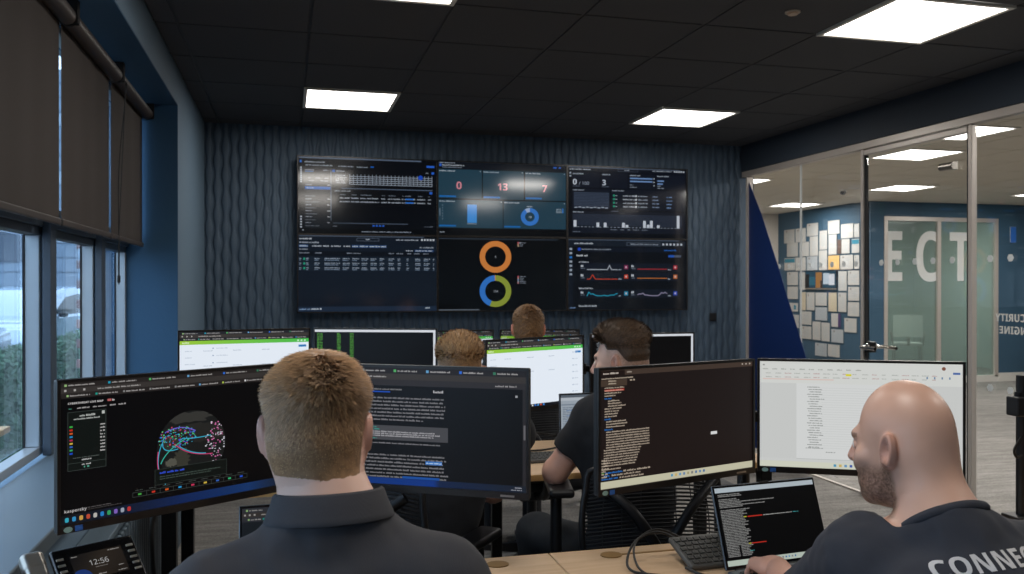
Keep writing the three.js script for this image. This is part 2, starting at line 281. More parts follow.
// ---------------------------------------------------------------- what the screens show
function canvas(w, h, bg) { const c = document.createElement('canvas'); c.width = w; c.height = h; const x = c.getContext('2d'); x.fillStyle = bg; x.fillRect(0, 0, w, h); return [c, x]; }
function screenMat(c, power, rough = 0.3, ior = 1.5) { const t = new THREE.CanvasTexture(c); t.colorSpace = THREE.SRGBColorSpace; t.anisotropy = 8; return new THREE.MeshPhysicalMaterial({ color: '#050506', roughness: rough, ior, specularIntensity: ior > 1.6 ? 1 : 0.45, emissive: '#ffffff', emissiveMap: t, emissiveIntensity: power }); }
const R_ = (x, c, X, Y, W, H) => { x.fillStyle = c; x.fillRect(X, Y, W, H); };
// unreadable small print: little runs of dashes as long as words
function words(x, c, X, Y, W, H, rnd, gap = 0.5) { x.fillStyle = c; let p = X; while (p < X + W - H * 0.4) { let w = Math.min(H * (1 + 4 * rnd()), X + W - p); for (let q = p; q < p + w - H * 0.2; q += H * 0.55) { const hh = H * (0.55 + 0.45 * rnd()); x.fillRect(q, Y + H - hh, H * 0.42, hh); } p += w + H * gap; } }
function lines(x, c, X, Y, W, H, step, n, rnd, ragged = 0.15) { for (let i = 0; i < n; i++) words(x, c, X, Y + i * step, W * (1 - ragged * rnd()), H, rnd); }
function txt(x, s, X, Y, px, c, font = 'sans-serif', w = '') { x.fillStyle = c; x.font = `${w} ${px}px ${font}`; x.fillText(s, X, Y); }
function ring(x, X, Y, r, w, c, a0 = 0, a1 = Math.PI * 2) { x.strokeStyle = c; x.lineWidth = w; x.beginPath(); x.arc(X, Y, r, a0, a1); x.stroke(); }

function wall1() { const [c, x] = canvas(1024, 570, '#0b0f16'), r = rng(1);
  R_(x, '#64748a', 6, 4, 900, 10); for (let i = 0; i < 8; i++) R_(x, '#c8d4e4', 16, 78 + i * 15, 12, 9); for (let i = 0; i < 5; i++) R_(x, '#c8d4e4', 16, 440 + i * 19, 12, 11);
  R_(x, '#3b82f0', 14, 28, 12, 18); words(x, '#b5c1d0', 46, 34, 150, 11, r); words(x, '#aebaca', 56, 58, 190, 10, r); words(x, '#aebaca', 290, 60, 110, 10, r); words(x, '#aebaca', 425, 62, 80, 10, r); R_(x, '#1d6fd8', 526, 60, 24, 9); R_(x, '#2f6de0', 946, 40, 60, 16);
  R_(x, '#151a22', 44, 74, 190, 460); words(x, '#98a4b4', 50, 94, 66, 9, r); R_(x, '#2b84e0', 50, 108, 60, 4); words(x, '#98a4b4', 180, 94, 44, 9, r); R_(x, '#2466c8', 246, 94, 20, 16); words(x, '#b5c1d0', 272, 96, 66, 10, r);
  for (const [X, Y, W] of [[74, 154, 20], [126, 154, 36], [190, 154, 30], [74, 174, 42], [160, 174, 56]]) words(x, '#94a0b0', X, Y, W, 8, r);
  R_(x, '#1d6fd0', 50, 222, 182, 20); words(x, '#d5e4f8', 62, 228, 50, 8, r); for (let i = 0; i < 6; i++) { words(x, '#a5b1c1', 54, 204 + (i ? 60 + i * 44 : 0), 46, 9, r); words(x, '#7e8a9a', 54, 288 + i * 44, 60 + 60 * r(), 7, r); words(x, '#cfd8e4', 210, 204 + (i ? 60 + i * 44 : 0), 20, 8, r); } R_(x, '#4d5a6c', 232, 92, 9, 380);
  for (let i = 0; i < 5; i++) words(x, '#b5c1d0', 270, 128 + i * 14, 60 + 26 * r(), 8, r);
  x.strokeStyle = '#aab6c6'; x.lineWidth = 4; for (let i = 0; i < 23; i++) { x.beginPath(); x.moveTo(372 + i * 28, 122); x.lineTo(372 + i * 28, 198); x.stroke(); } x.lineWidth = 5; for (let j = 0; j < 5; j++) { x.beginPath(); x.moveTo(372, 138 + j * 15); x.lineTo(990, 138 + j * 15); x.stroke(); } ring(x, 900, 134, 9, 18, '#1f55d8'); R_(x, '#2f6de0', 984, 88, 20, 18); words(x, '#b5c1d0', 940, 92, 28, 9, r);
  R_(x, '#5a6a80', 312, 226, 680, 7); words(x, '#b5c1d0', 262, 244, 120, 9, r); R_(x, '#2f6de0', 968, 240, 22, 18);
  for (let j = 0; j < 3; j++) for (const [X, W] of [[300, 74], [384, 60], [450, 140], [605, 40], [655, 94], [760, 14], [780, 80], [876, 60], [956, 22]]) { if (j) words(x, '#c5d0de', X, 268 + j * 27, W, 11, r); else words(x, '#8e9aaa', X + 4, 272, W * 0.55, 8, r); } for (let j = 1; j < 3; j++) R_(x, '#2b7be8', 786, 268 + j * 27, 62, 10);
  R_(x, '#4d5a6c', 252, 486, 554, 7); for (let i = 0; i < 4; i++) R_(x, '#2f6de0', 540 + i * 24, 500, 16, 11); words(x, '#9aa6b6', 250, 508, 30, 8, r); words(x, '#7a8698', 930, 502, 70, 8, r);
  R_(x, '#07090d', 0, 530, 1024, 40); words(x, '#9fabbc', 460, 545, 370, 10, r); R_(x, '#9fabbc', 30, 540, 12, 9); return c; }
function wall2() { const [c, x] = canvas(1024, 600, '#0c1016'), r = rng(2);
  R_(x, '#151b24', 0, 0, 1024, 60); words(x, '#b5c1d0', 8, 6, 130, 9, r); R_(x, '#2f6de0', 8, 20, 18, 20); words(x, '#d5deea', 32, 24, 170, 11, r); words(x, '#a0acbc', 32, 42, 150, 8, r); R_(x, '#2f6de0', 916, 16, 26, 12); R_(x, '#2f6de0', 960, 16, 18, 12);
  const cell = (X, Y, W, H) => { R_(x, '#294a5c', X, Y, W, H); words(x, '#c8d4e0', X + 6, Y + 8, Math.min(120, W * 0.42), 11, r); R_(x, '#b8c4d0', X + W - 16, Y + 8, 7, 8); R_(x, '#1a78d0', X + 6, Y + H - 22, Math.min(130, W * 0.4), 12); };
  cell(2, 62, 338, 236); cell(348, 62, 328, 236); cell(684, 62, 336, 236); cell(2, 308, 504, 228); cell(512, 308, 508, 228);
  txt(x, '0', 138, 222, 84, '#f09aa8', 'sans-serif', 'bold'); txt(x, '13', 462, 222, 78, '#f09aa8', 'sans-serif', 'bold'); txt(x, '7', 824, 226, 78, '#f09aa8', 'sans-serif', 'bold');
  R_(x, '#40a0f8', 226, 346, 74, 148); words(x, '#d0dae6', 226, 498, 74, 7, r); for (let i = 0; i < 6; i++) R_(x, '#8898a6', 30, 350 + i * 22, 7, 8); R_(x, '#8898a6', 10, 380, 6, 60);
  ring(x, 724, 436, 56, 34, '#3f8ae8'); ring(x, 724, 436, 56, 34, '#b4ccf4', -2.15, -1.57); txt(x, '18', 712, 446, 24, '#e0e8f4'); words(x, '#d0dae6', 700, 346, 46, 9, r); for (let i = 0; i < 3; i++) { words(x, '#c8d4e0', 940, 364 + i * 13, 46, 8, r); R_(x, '#3f8ae8', 988, 362 + i * 13, 11, 11); }
  R_(x, '#0a0c10', 0, 546, 1024, 54); words(x, '#b5c1d0', 12, 566, 40, 10, r); return c; }
function wall3() { const [c, x] = canvas(1024, 610, '#0d1119'), r = rng(3);
  R_(x, '#5a6678', 6, 4, 960, 9); R_(x, '#131924', 6, 14, 1010, 34); words(x, '#c5d0de', 14, 20, 180, 11, r); x.strokeStyle = '#5a6678'; x.lineWidth = 3; x.strokeRect(424, 14, 170, 20); words(x, '#c5d0de', 480, 18, 40, 9, r); words(x, '#c5d0de', 720, 16, 170, 9, r); for (let i = 0; i < 5; i++) R_(x, '#d5deea', 910 + i * 20, 14, 13, 13);
  for (let i = 0; i < 2; i++) R_(x, '#aebaca', 14, 52 + i * 26, 14, 14);
  const cell = (X, Y, W, H) => { R_(x, '#171d2a', X, Y, W, H); }; cell(36, 52, 232, 130); cell(276, 52, 230, 130); cell(514, 52, 230, 130); cell(752, 52, 256, 130); cell(36, 190, 320, 180); cell(364, 190, 644, 180); cell(36, 380, 972, 190);
  words(x, '#b5c1d0', 42, 58, 90, 12, r); words(x, '#b5c1d0', 288, 58, 70, 12, r); words(x, '#b5c1d0', 524, 58, 94, 12, r); words(x, '#b5c1d0', 762, 58, 110, 12, r);
  txt(x, '0', 40, 158, 66, '#dfe8f6', 'sans-serif', 'bold'); txt(x, '/ 100', 92, 158, 38, '#b8c4d6'); txt(x, '3', 286, 158, 66, '#dfe8f6', 'sans-serif', 'bold'); words(x, '#7a8698', 42, 166, 60, 7, r); words(x, '#7a8698', 286, 166, 60, 7, r);
  R_(x, '#7ea4dc', 526, 84, 196, 12); R_(x, '#7ea4dc', 526, 110, 196, 12); R_(x, '#7ea4dc', 764, 100, 58, 12); R_(x, '#7ea4dc', 764, 126, 48, 12); words(x, '#aebaca', 526, 142, 30, 9, r); words(x, '#aebaca', 526, 162, 60, 9, r); words(x, '#aebaca', 764, 146, 30, 9, r); words(x, '#aebaca', 764, 164, 60, 9, r); for (let i = 0; i < 3; i++) R_(x, '#d5deea', 730, 84 + i * 30, 10, 10);
  words(x, '#b5c1d0', 42, 198, 96, 10, r); R_(x, '#303a4c', 50, 220, 296, 136); for (let i = 0; i < 9; i++) R_(x, '#55637a', 50, 226 + i * 13, 296, 3); for (let i = 0; i < 9; i++) R_(x, '#c8d4e4', 56 + i * 32, 350 - (i % 2) * 4, 24, 7); words(x, '#b5c1d0', 372, 196, 100, 10, r);
  for (let j = 0; j < 4; j++) { R_(x, '#28a884', 380, 236 + j * 31, 18, 16); words(x, '#cfd8e4', 402, 240 + j * 31, 14, 9, r); words(x, '#cfd8e4', 466, 238 + j * 31, 106, 12, r); R_(x, '#e8eef6', 572, 236 + j * 31, 14, 16); words(x, '#b5c1d0', 596, 238 + j * 31, 84, 12, r); words(x, '#9fb4d4', 722, 238 + j * 31, 56, 12, r); words(x, '#8cb0e4', 846, 240 + j * 31, 46, 12, r); }
  words(x, '#7a8698', 366, 374, 60, 8, r); words(x, '#c5d0de', 42, 386, 92, 11, r); for (let i = 0; i < 10; i++) R_(x, '#3f4b60', 42, 410 + i * 10, 940, 4);
  for (const [X, H] of [[48, 58], [240, 40], [302, 40], [458, 42], [488, 24], [640, 62], [672, 30], [700, 64], [760, 26], [936, 112]]) R_(x, '#e4ecf8', X, 520 - H, 24, H); for (let i = 0; i < 30; i++) R_(x, '#aebaca', 48 + i * 31, 516, 16, 5); for (const [X, W] of [[360, 60], [444, 36], [504, 24], [550, 54], [630, 50]]) words(x, '#9fabbc', X, 534, W, 8, r); words(x, '#9fabbc', 42, 556, 60, 7, r); return c; }
function wall4() { const [c, x] = canvas(1024, 560, '#161f2c'), r = rng(4);
  R_(x, '#0b0e14', 0, 0, 1024, 14); R_(x, '#4d5a6c', 6, 0, 920, 10); words(x, '#d5deea', 10, 18, 90, 13, r); x.strokeStyle = '#6a7688'; x.lineWidth = 3; x.strokeRect(424, 18, 164, 20); words(x, '#c5d0de', 490, 22, 36, 9, r); words(x, '#c5d0de', 716, 22, 164, 10, r); for (let i = 0; i < 5; i++) R_(x, '#d5deea', 904 + i * 22, 18, 14, 14);
  words(x, '#b5c1d0', 10, 46, 140, 12, r); for (const [X, W, b] of [[10, 60, 1], [100, 70, 0], [180, 40, 0], [236, 70, 0], [328, 50, 0], [392, 44, 1], [446, 62, 1], [518, 74, 1], [602, 40, 1]]) { if (b) R_(x, '#2c4f80', X - 4, 68, W + 6, 20); words(x, '#d5e0ee', X, 72, W, 11, r); } words(x, '#b5c1d0', 894, 76, 110, 11, r); words(x, '#b5c1d0', 10, 98, 60, 9, r); R_(x, '#24406c', 854, 98, 148, 18); words(x, '#d5e0ee', 862, 102, 130, 9, r); words(x, '#d5e0ee', 790, 102, 50, 9, r);
  R_(x, '#0f141d', 0, 116, 1024, 34); for (const [X, W] of [[10, 70], [120, 60], [350, 40], [400, 50], [660, 40], [720, 50], [800, 30], [850, 44], [920, 44]]) words(x, '#9fabbc', X, 124, W, 9, r);
  for (let j = 0; j < 3; j++) { const y = 164 + j * 34; R_(x, '#1b2634', 0, y - 6, 1024, 32); R_(x, '#2cb08c', 38, y, 14, 16); for (const [X, W] of [[10, 12], [58, 18], [118, 38], [190, 112], [322, 50], [392, 50], [460, 48], [526, 50], [594, 32], [660, 44], [728, 26], [794, 18], [860, 42], [926, 50], [996, 8]]) { words(x, '#b9c8da', X, y, W, 9, r); words(x, '#93a8c2', X, y + 12, W * (0.6 + 0.4 * r()), 9, r); } }
  R_(x, '#24344a', 0, 520, 1024, 36); words(x, '#9fc0ec', 10, 532, 70, 11, r); words(x, '#d5e0ee', 92, 530, 56, 13, r); R_(x, '#d5e0ee', 156, 530, 12, 13); words(x, '#d5e0ee', 936, 528, 40, 11, r); return c; }
function wall5() { const [c, x] = canvas(1024, 580, '#07090d'), r = rng(5);
  R_(x, '#38424f', 4, 8, 950, 8); ring(x, 448, 152, 104, 44, '#ef9448'); txt(x, '5', 442, 162, 24, '#d5deea'); words(x, '#d5deea', 630, 34, 24, 9, r); for (let i = 0; i < 3; i++) { R_(x, ['#d06070', '#d09078', '#c8b090'][i], 624, 32 + i * 13, 12, 11); words(x, '#aebaca', 644, 34 + i * 13, 20 + 36 * r(), 7, r); }
  ring(x, 448, 424, 104, 44, '#9fae42', -1.55, 1.95); ring(x, 448, 424, 104, 44, '#3b86e6', 1.95, 4.66); ring(x, 448, 424, 104, 44, '#e8a868', 4.66, 4.73); txt(x, '154', 430, 434, 24, '#d5deea'); for (let i = 0; i < 5; i++) { R_(x, ['#d06070', '#e0a898', '#80a8d8', '#a8b0b8', '#c88890'][i], 624, 302 + i * 13, 12, 11); words(x, '#aebaca', 644, 304 + i * 13, 20 + 36 * r(), 7, r); } R_(x, '#6a7480', 4, 566, 316, 9); return c; }
function wall6() { const [c, x] = canvas(1024, 610, '#0e1219'), r = rng(6);
  R_(x, '#4d5a6c', 6, 2, 950, 9); R_(x, '#1b2430', 6, 12, 1010, 50); words(x, '#d5deea', 52, 30, 164, 14, r); x.strokeStyle = '#6a7688'; x.lineWidth = 3; x.strokeRect(500, 26, 288, 26); words(x, '#aebaca', 530, 34, 240, 10, r); for (let i = 0; i < 6; i++) R_(x, '#d5deea', 808 + i * 32, 30, 17, 18);
  R_(x, '#131a26', 6, 66, 40, 520); for (let i = 0; i < 7; i++) R_(x, i === 2 ? '#2d84e0' : '#aebaca', 14, 78 + i * 36, 22, 18); R_(x, '#141b28', 70, 70, 930, 40); ring(x, 96, 88, 7, 14, '#2450d8'); words(x, '#aebaca', 116, 82, 250, 11, r); words(x, '#2f80e8', 824, 84, 110, 12, r); words(x, '#e5ecf6', 72, 132, 90, 17, r); R_(x, '#2a64d0', 862, 132, 50, 20); R_(x, '#55637a', 912, 132, 62, 20); words(x, '#d5deea', 92, 190, 84, 13, r);
  const wave = (X, Y, pts, cc) => { x.strokeStyle = cc; x.lineWidth = 7; x.beginPath(); pts.forEach((p, i) => (i ? x.lineTo(X + i * 260 / (pts.length - 1), Y - p) : x.moveTo(X, Y - p))); x.stroke(); };
  const row = (X, Y, pts, cc, sq) => { R_(x, '#171e2b', X - 60, Y - 56, 420, 72); words(x, '#e5ecf6', X - 52, Y - 44, 18, 22, r); words(x, '#9fabbc', X - 52, Y - 14, 34, 7, r); wave(X, Y, pts, cc); words(x, '#c5d0de', X + 268, Y - 8, 24, 12, r); R_(x, sq, X + 316, Y - 40, 34, 36); R_(x, '#e8ccd0', X + 326, Y - 30, 14, 16); };
  row(160, 262, [0, 0, 0, 0, 0, 0, 0, 0, 0, 0, 0, 36, 0, 0, 0, 0], '#c8d0dc', '#8c2c5c'); row(590, 262, [6, 6, 6], '#c03038', '#c02838'); row(160, 344, [0, 0, 36, 0, 0, 0, 0, 0, 0, 0, 0, 0], '#d8482c', '#d8482c'); row(590, 344, [8, 8, 8], '#d88038', '#d87838');
  words(x, '#d5deea', 92, 416, 118, 13, r); row(160, 490, [0, 34, 16, 20, 10, 4, 2, 2, 2, 8, 2, 2, 6, 10, 6, 18, 22], '#2ab4d8', '#2898c0'); row(590, 490, [8, 18, 16, 24, 8, 8, 4, 4, 2, 2, 2, 2, 10, 30, 22, 32, 18], '#b0a8c8', '#2450c8'); words(x, '#d5deea', 92, 566, 150, 15, r); words(x, '#8cb0e4', 18, 582, 46, 12, r); return c; }
function tabs(x, W, y0, h, bg, r, dark = true) { R_(x, bg, 0, y0, W, h * 3); const t = dark ? '#b8b4b2' : '#5a5a5a'; R_(x, '#3c3836', 0, y0 + h, W, h); let p = 20; for (let i = 0; i < 6; i++) { R_(x, ['#9ac080', '#20a0c0', '#58b868', '#6aa8d8', '#3070e0', '#388060'][i], p, y0 + h * 0.3, h * 0.45, h * 0.45); words(x, t, p + h * 0.7, y0 + h * 0.36, W * 0.10, h * 0.32, r); p += W * 0.165; } words(x, t, W * 0.14, y0 + h * 1.35, W * 0.17, h * 0.32, r); for (let i = 0; i < 3; i++) R_(x, t, W * (0.015 + i * 0.035), y0 + h * 1.3, h * 0.4, h * 0.4); p = 30; for (let i = 0; i < 9; i++) { R_(x, ['#9ac080', '#20a090', '#888', '#888', '#888', '#6aa8d8', '#b0c850', '#e8e8e8', '#3890d0'][i], p, y0 + h * 2.3, h * 0.4, h * 0.4); words(x, t, p + h * 0.6, y0 + h * 2.34, W * 0.075, h * 0.32, r); p += W * 0.108; } }
function globeScreen() { const [c, x] = canvas(1280, 720, '#060608'), r = rng(11); tabs(x, 1280, 0, 27, '#2a2625', r);
  txt(x, 'CYBERTHREAT LIVE MAP', 36, 112, 15, '#e4e0e0', 'sans-serif', 'bold'); R_(x, '#c06868', 228, 100, 20, 12); words(x, '#e0dcdc', 252, 101, 14, 11, r); words(x, '#58a890', 40, 130, 16, 7, r); for (const [X, W] of [[80, 58], [156, 66], [240, 28], [284, 36]]) words(x, '#c0bcbc', X, 128, W, 9, r);
  R_(x, '#101614', 36, 152, 184, 298); x.strokeStyle = '#48524e'; x.lineWidth = 2; x.strokeRect(36, 152, 184, 298); words(x, '#c8ccc8', 92, 166, 76, 12, r); words(x, '#c8ccc8', 64, 184, 132, 9, r); R_(x, '#c8ccc8', 200, 158, 14, 16); ['#3cb44a', '#d83020', '#e06028', '#2890d0', '#c03058', '#d8b848', '#3868c0', '#38a868', '#2050d0'].forEach((k, i) => { R_(x, k, 44, 222 + i * 17, 15, 9); words(x, '#d8d4d4', 192, 222 + i * 17, 24, 9, r); }); words(x, '#6a726e', 60, 384, 130, 5, r); words(x, '#d0d0d0', 102, 394, 48, 9, r); R_(x, '#48524e', 36, 412, 184, 2); words(x, '#d0d0d0', 102, 418, 52, 9, r); R_(x, '#58a890', 112, 432, 6, 9); R_(x, '#58a890', 128, 432, 10, 9);
  const gx = 682, gy = 405, gr = 196; x.save(); x.beginPath(); x.arc(gx, gy, gr, 0, 7); x.clip(); R_(x, '#1b1d1d', gx - gr, gy - gr, gr * 2, gr * 2);
  const blob = (X, Y, w, h, k) => { x.fillStyle = k; x.beginPath(); for (let i = 0; i <= 40; i++) { const a = i / 40 * 6.283, q = 0.72 + 0.45 * r(); x.lineTo(gx + X + Math.cos(a) * w * q, gy + Y + Math.sin(a) * h * q); } x.fill(); };
  blob(-20, -158, 150, 30, '#3a3a37'); blob(20, -100, 160, 22, '#2a2a28'); blob(90, -60, 130, 50, '#282826'); blob(-120, -30, 62, 50, '#34342f'); blob(-60, 70, 46, 66, '#3c3c34'); blob(40, 150, 66, 30, '#6a6a5c'); blob(-120, 80, 34, 22, '#5a5a50'); blob(110, 130, 46, 24, '#55554a');
  for (let i = 0; i < 260; i++) { const far = i % 3 === 0, a = r() * 6.283, q = Math.pow(r(), 0.5); const X = far ? gx + 130 + Math.cos(a) * 60 * q : gx - 90 + Math.cos(a) * 110 * q, Y = far ? gy - 10 + Math.sin(a) * 120 * q : gy - 60 + Math.sin(a) * 60 * q; R_(x, ['#e4e4f0', '#d84868', '#38b0d8', '#e878b8', '#58d890', '#4868f0'][i % 6], X, Y, 4 + 6 * r(), 3 + 5 * r()); }
  x.restore(); x.lineWidth = 5; for (const [k, x0, y0, x1, y1, x2, y2] of [['#38b8d8', -170, -30, -220, 90, -150, 196], ['#d84078', -190, 10, -206, 110, -160, 186], ['#38b8d8', -160, -60, -190, 30, -80, 10], ['#38b8d8', -60, -46, 10, -34, 110, -44], ['#d84078', -90, -10, -20, 60, 120, 62], ['#38b8d8', -70, 0, 0, 50, 80, 54], ['#7868e0', -150, -90, -70, -130, 20, -80], ['#38c8b0', -176, 80, -150, 10, -40, -40]]) { x.strokeStyle = k; x.beginPath(); x.moveTo(gx + x0, gy + y0); x.quadraticCurveTo(gx + x1, gy + y1, gx + x2, gy + y2); x.stroke(); }
  R_(x, '#0e1412', 474, 512, 412, 84); x.strokeStyle = '#3c4642'; x.lineWidth = 2; x.strokeRect(474, 512, 412, 84); words(x, '#3858e8', 500, 526, 140, 12, r); words(x, '#4c5c54', 500, 550, 350, 7, r); words(x, '#4c5c54', 500, 562, 290, 7, r);
  ['#48a848', '#d83828', '#e06028', '#2898d8', '#d03860', '#d8b848', '#3868c0', '#38b878', '#2858d8'].forEach((k, i) => { x.strokeStyle = '#4a524e'; x.lineWidth = 2; x.strokeRect(356 + i * 73, 616, 73, 24); R_(x, k, 384 + i * 73, 623, 18, 10); words(x, '#5c645f', 370 + i * 73, 602, 40, 5, r); });
  txt(x, 'kaspersky', 18, 660, 22, '#c8c4c4', 'sans-serif', 'bold'); words(x, '#6c6868', 130, 646, 120, 6, r); words(x, '#5c5858', 130, 656, 170, 5, r);
  const g = x.createLinearGradient(0, 0, 1280, 0); g.addColorStop(0, '#15171c'); g.addColorStop(0.3, '#15203a'); g.addColorStop(0.5, '#12295c'); g.addColorStop(0.8, '#1a3a70'); g.addColorStop(1, '#1c2028'); x.fillStyle = g; x.fillRect(0, 672, 1280, 48);
  ['#38b0c8', '#3898d0', '#d8a850', '#c85038', '#c8c4c0', '#2888d0', '#38a868', '#8868c8', '#a8b0c0', '#c83838'].forEach((k, i) => { x.fillStyle = k; x.beginPath(); x.roundRect ? x.roundRect(22 + i * 34, 684, 18, 24, 6) : x.rect(22 + i * 34, 684, 18, 24); x.fill(); }); return c; }
function articleScreen() { const [c, x] = canvas(1280, 740, '#0d0d0f'), r = rng(12); tabs(x, 1280, 0, 38, '#262427', r); R_(x, '#302e31', 0, 76, 1280, 38); words(x, '#aaa6a6', 1090, 90, 130, 12, r);
  words(x, '#8c8a8c', 80, 132, 420, 11, r); R_(x, '#1d50b8', 60, 150, 360, 9); words(x, '#c4c2c4', 700, 136, 76, 17, r); R_(x, '#b0aeb0', 1212, 150, 14, 14);
  const L = 330, W = 470; const par = (y, n) => { for (let i = 0; i < n; i++) words(x, '#8e8c90', L - 130, y + i * 23, (W + 130) * (i === n - 1 ? 0.72 : 0.93 + 0.07 * r()), 12, r); };
  par(186, 7); R_(x, '#4c4c50', L - 96, 368, 560, 92); words(x, '#3aa898', L - 90, 374, 90, 9, r); words(x, '#3aa898', L - 40, 388, 60, 9, r); lines(x, '#b8b6ba', L - 84, 402, 530, 10, 13, 3, r); words(x, '#3aa898', L - 80, 446, 80, 8, r); words(x, '#8e8c90', L - 66, 474, 480, 10, r);
  par(548, 10); R_(x, '#2c78d0', 650, 582, 106, 22); words(x, '#d8e4f4', 654, 588, 98, 10, r); par(540 + 0, 0); const base = 548; R_(x, '#1d54a8', 500, base + 6 * 23 - 2, 240, 15); R_(x, '#0d0d0f', 190, base + 8 * 23 - 10, 620, 20); 
  const g = x.createLinearGradient(0, 0, 1280, 0); g.addColorStop(0, '#163a80'); g.addColorStop(0.55, '#12398a'); g.addColorStop(0.58, '#16264a'); g.addColorStop(1, '#1c2430'); x.fillStyle = g; x.fillRect(0, 700, 1280, 40); words(x, '#b8b8c0', 1210, 708, 40, 8, r); words(x, '#b8b8c0', 1186, 722, 66, 8, r); R_(x, '#2c2a2d', 1256, 114, 24, 586); R_(x, '#6a686c', 1262, 330, 12, 90); return c; }
function terminalBig() { const [c, x] = canvas(1280, 730, '#211918'), r = rng(13); R_(x, '#4a3c34', 0, 0, 1280, 34); R_(x, '#241a18', 0, 4, 190, 30); words(x, '#d8ccc0', 26, 12, 120, 14, r); words(x, '#b8aca0', 206, 10, 40, 12, r); for (let i = 0; i < 3; i++) R_(x, '#c8bcb0', 1180 + i * 34, 10, 12, 10);
  let y = 46; const ln = (ind, w, k = '#cabaa6') => { words(x, k, 14 + ind * 0.85, y, w * 0.84, 10, r, 0.25); y += 16; }; R_(x, '#4c3e34', 8, 60, 200, 40); ln(0, 290); ln(60, 70); ln(60, 70); y = 62; words(x, '#cabaa6', 230, 62, 40, 12, r); y = 104; ln(26, 180); R_(x, '#b83424', 36, 119, 150, 12); ln(26, 170, '#e0b0a0'); for (const w of [150, 96]) ln(26, w); words(x, '#2878d0', 36, y, 50, 11, r); y += 16; for (const w of [110, 120, 160]) ln(56, w); for (const w of [150, 130, 120, 110]) ln(26, w); words(x, '#2878d0', 36, y, 50, 11, r); y += 16; for (const w of [180, 190, 170]) ln(40, w); words(x, '#2878d0', 36, y, 60, 11, r); y += 16; for (let i = 0; i < 7; i++) ln(40, 400); for (let i = 0; i < 7; i++) ln(20, 340 - i * 9); y += 6; ln(0, 170); y += 4; words(x, '#58a838', 14, y, 20, 12, r); words(x, '#2878d0', 40, y, 130, 13, r); words(x, '#cabaa6', 180, y, 210, 12, r); y += 19; words(x, '#2878d0', 30, y, 50, 12, r); words(x, '#cabaa6', 90, y, 220, 12, r); y += 20; R_(x, '#f0f0f0', 900, 452, 56, 20);
  return [c, x, r]; }
function termFinish(a) { const [c, x, r] = a; let y = 548; for (const w of [40, 56, 50, 52, 30, 44, 38]) { words(x, '#cabaa6', 14, y, w, 12, r); y += 17; } words(x, '#2878d0', 14, 664, 120, 12, r); words(x, '#cabaa6', 150, 664, 190, 12, r); R_(x, '#d8d4b8', 0, 686, 1280, 44); ['#58a8d0', '#e0c070', '#70a8d8', '#6890c0', '#b0a880', '#888', '#5880b0', '#6898c8', '#4878b0'].forEach((k, i) => R_(x, k, 560 + i * 34, 698, 16, 16)); return c; }
function docScreen() { const [c, x] = canvas(1280, 730, '#e4e6e4'), r = rng(14); R_(x, '#eceeea', 0, 0, 1280, 150); words(x, '#90948e', 20, 18, 12, 12, r); for (let i = 0; i < 11; i++) words(x, '#aeb2ac', 20 + i * 60, 48, 34, 9, r); for (let i = 0; i < 36; i++) words(x, ['#b8bcb6', '#b8bcb6', '#c8a0a0'][i % 3], 40 + (i % 18) * 62, 78 + Math.floor(i / 18) * 26, 26 + 20 * r(), 7, r); R_(x, '#f4ec40', 556, 80, 36, 14); R_(x, '#5878b8', 1222, 56, 44, 14); ring(x, 1166, 32, 6, 12, '#8c5a4a'); for (let i = 0; i < 4; i++) R_(x, '#7898b8', 1060 + i * 46, 88, 9, 15);
  R_(x, '#f0d8d0', 20, 118, 460, 8); R_(x, '#e1e3e1', 0, 150, 1280, 520); R_(x, '#eef0ef', 240, 150, 760, 520); for (let i = 0; i < 26; i++) { words(x, '#8a8e8c', 310 + (i % 3) * 8, 170 + i * 16.5, 60 + 40 * r(), 7, r); R_(x, '#d4d8d6', 400, 178 + i * 16.5, 520, 1.5); } words(x, '#9a9e9c', 300, 590, 110, 7, r); words(x, '#9a9e9c', 430, 616, 60, 7, r); R_(x, '#c4c8c6', 240, 668, 760, 3); R_(x, '#e8ead8', 0, 690, 1280, 40); ['#58a8d0', '#e0c070', '#70a8d8', '#4868c0', '#60a880', '#4878d0'].forEach((k, i) => R_(x, k, 480 + i * 34, 700, 17, 17)); return c; }
function greenWeb(seed, list) { const [c, x] = canvas(1024, 580, '#e6eef8'), r = rng(seed); tabs(x, 1024, 0, 24, '#23252b', r); const g = x.createLinearGradient(0, 0, 1024, 0); g.addColorStop(0, '#9cc83a'); g.addColorStop(1, '#46bc50'); x.fillStyle = g; x.fillRect(0, 72, 1024, 30); words(x, '#e4f4d4', 20, 80, 60, 12, r); for (let i = 0; i < 3; i++) R_(x, '#d8f0d8', 930 + i * 28, 82, 14, 12); R_(x, '#2c78c0', 940, 124, 64, 18); lines(x, '#b8c4d4', 40, 150, 90, 8, 52, 7, r, 0.5); for (let i = 0; i < 6; i++) { words(x, '#b0bccc', 180 + (i % 3) * 230, 150 + Math.floor(i / 3) * 120, 70, 8, r); } for (let i = 0; i < (list ? 7 : 5); i++) { R_(x, '#7890b0', list ? 910 : 250, 130 + i * 58, 9, 9); words(x, '#b8c4d4', list ? 930 : 280, 130 + i * 58, list ? 40 : 90, 8, r); } R_(x, '#14161c', 0, 556, 1024, 24); ['#48a8d8', '#e0b860', '#d8d8d8', '#3878d0', '#4898e0', '#d05030', '#3c88d8'].forEach((k, i) => R_(x, k, 400 + i * 30, 560, 16, 15)); return c; }
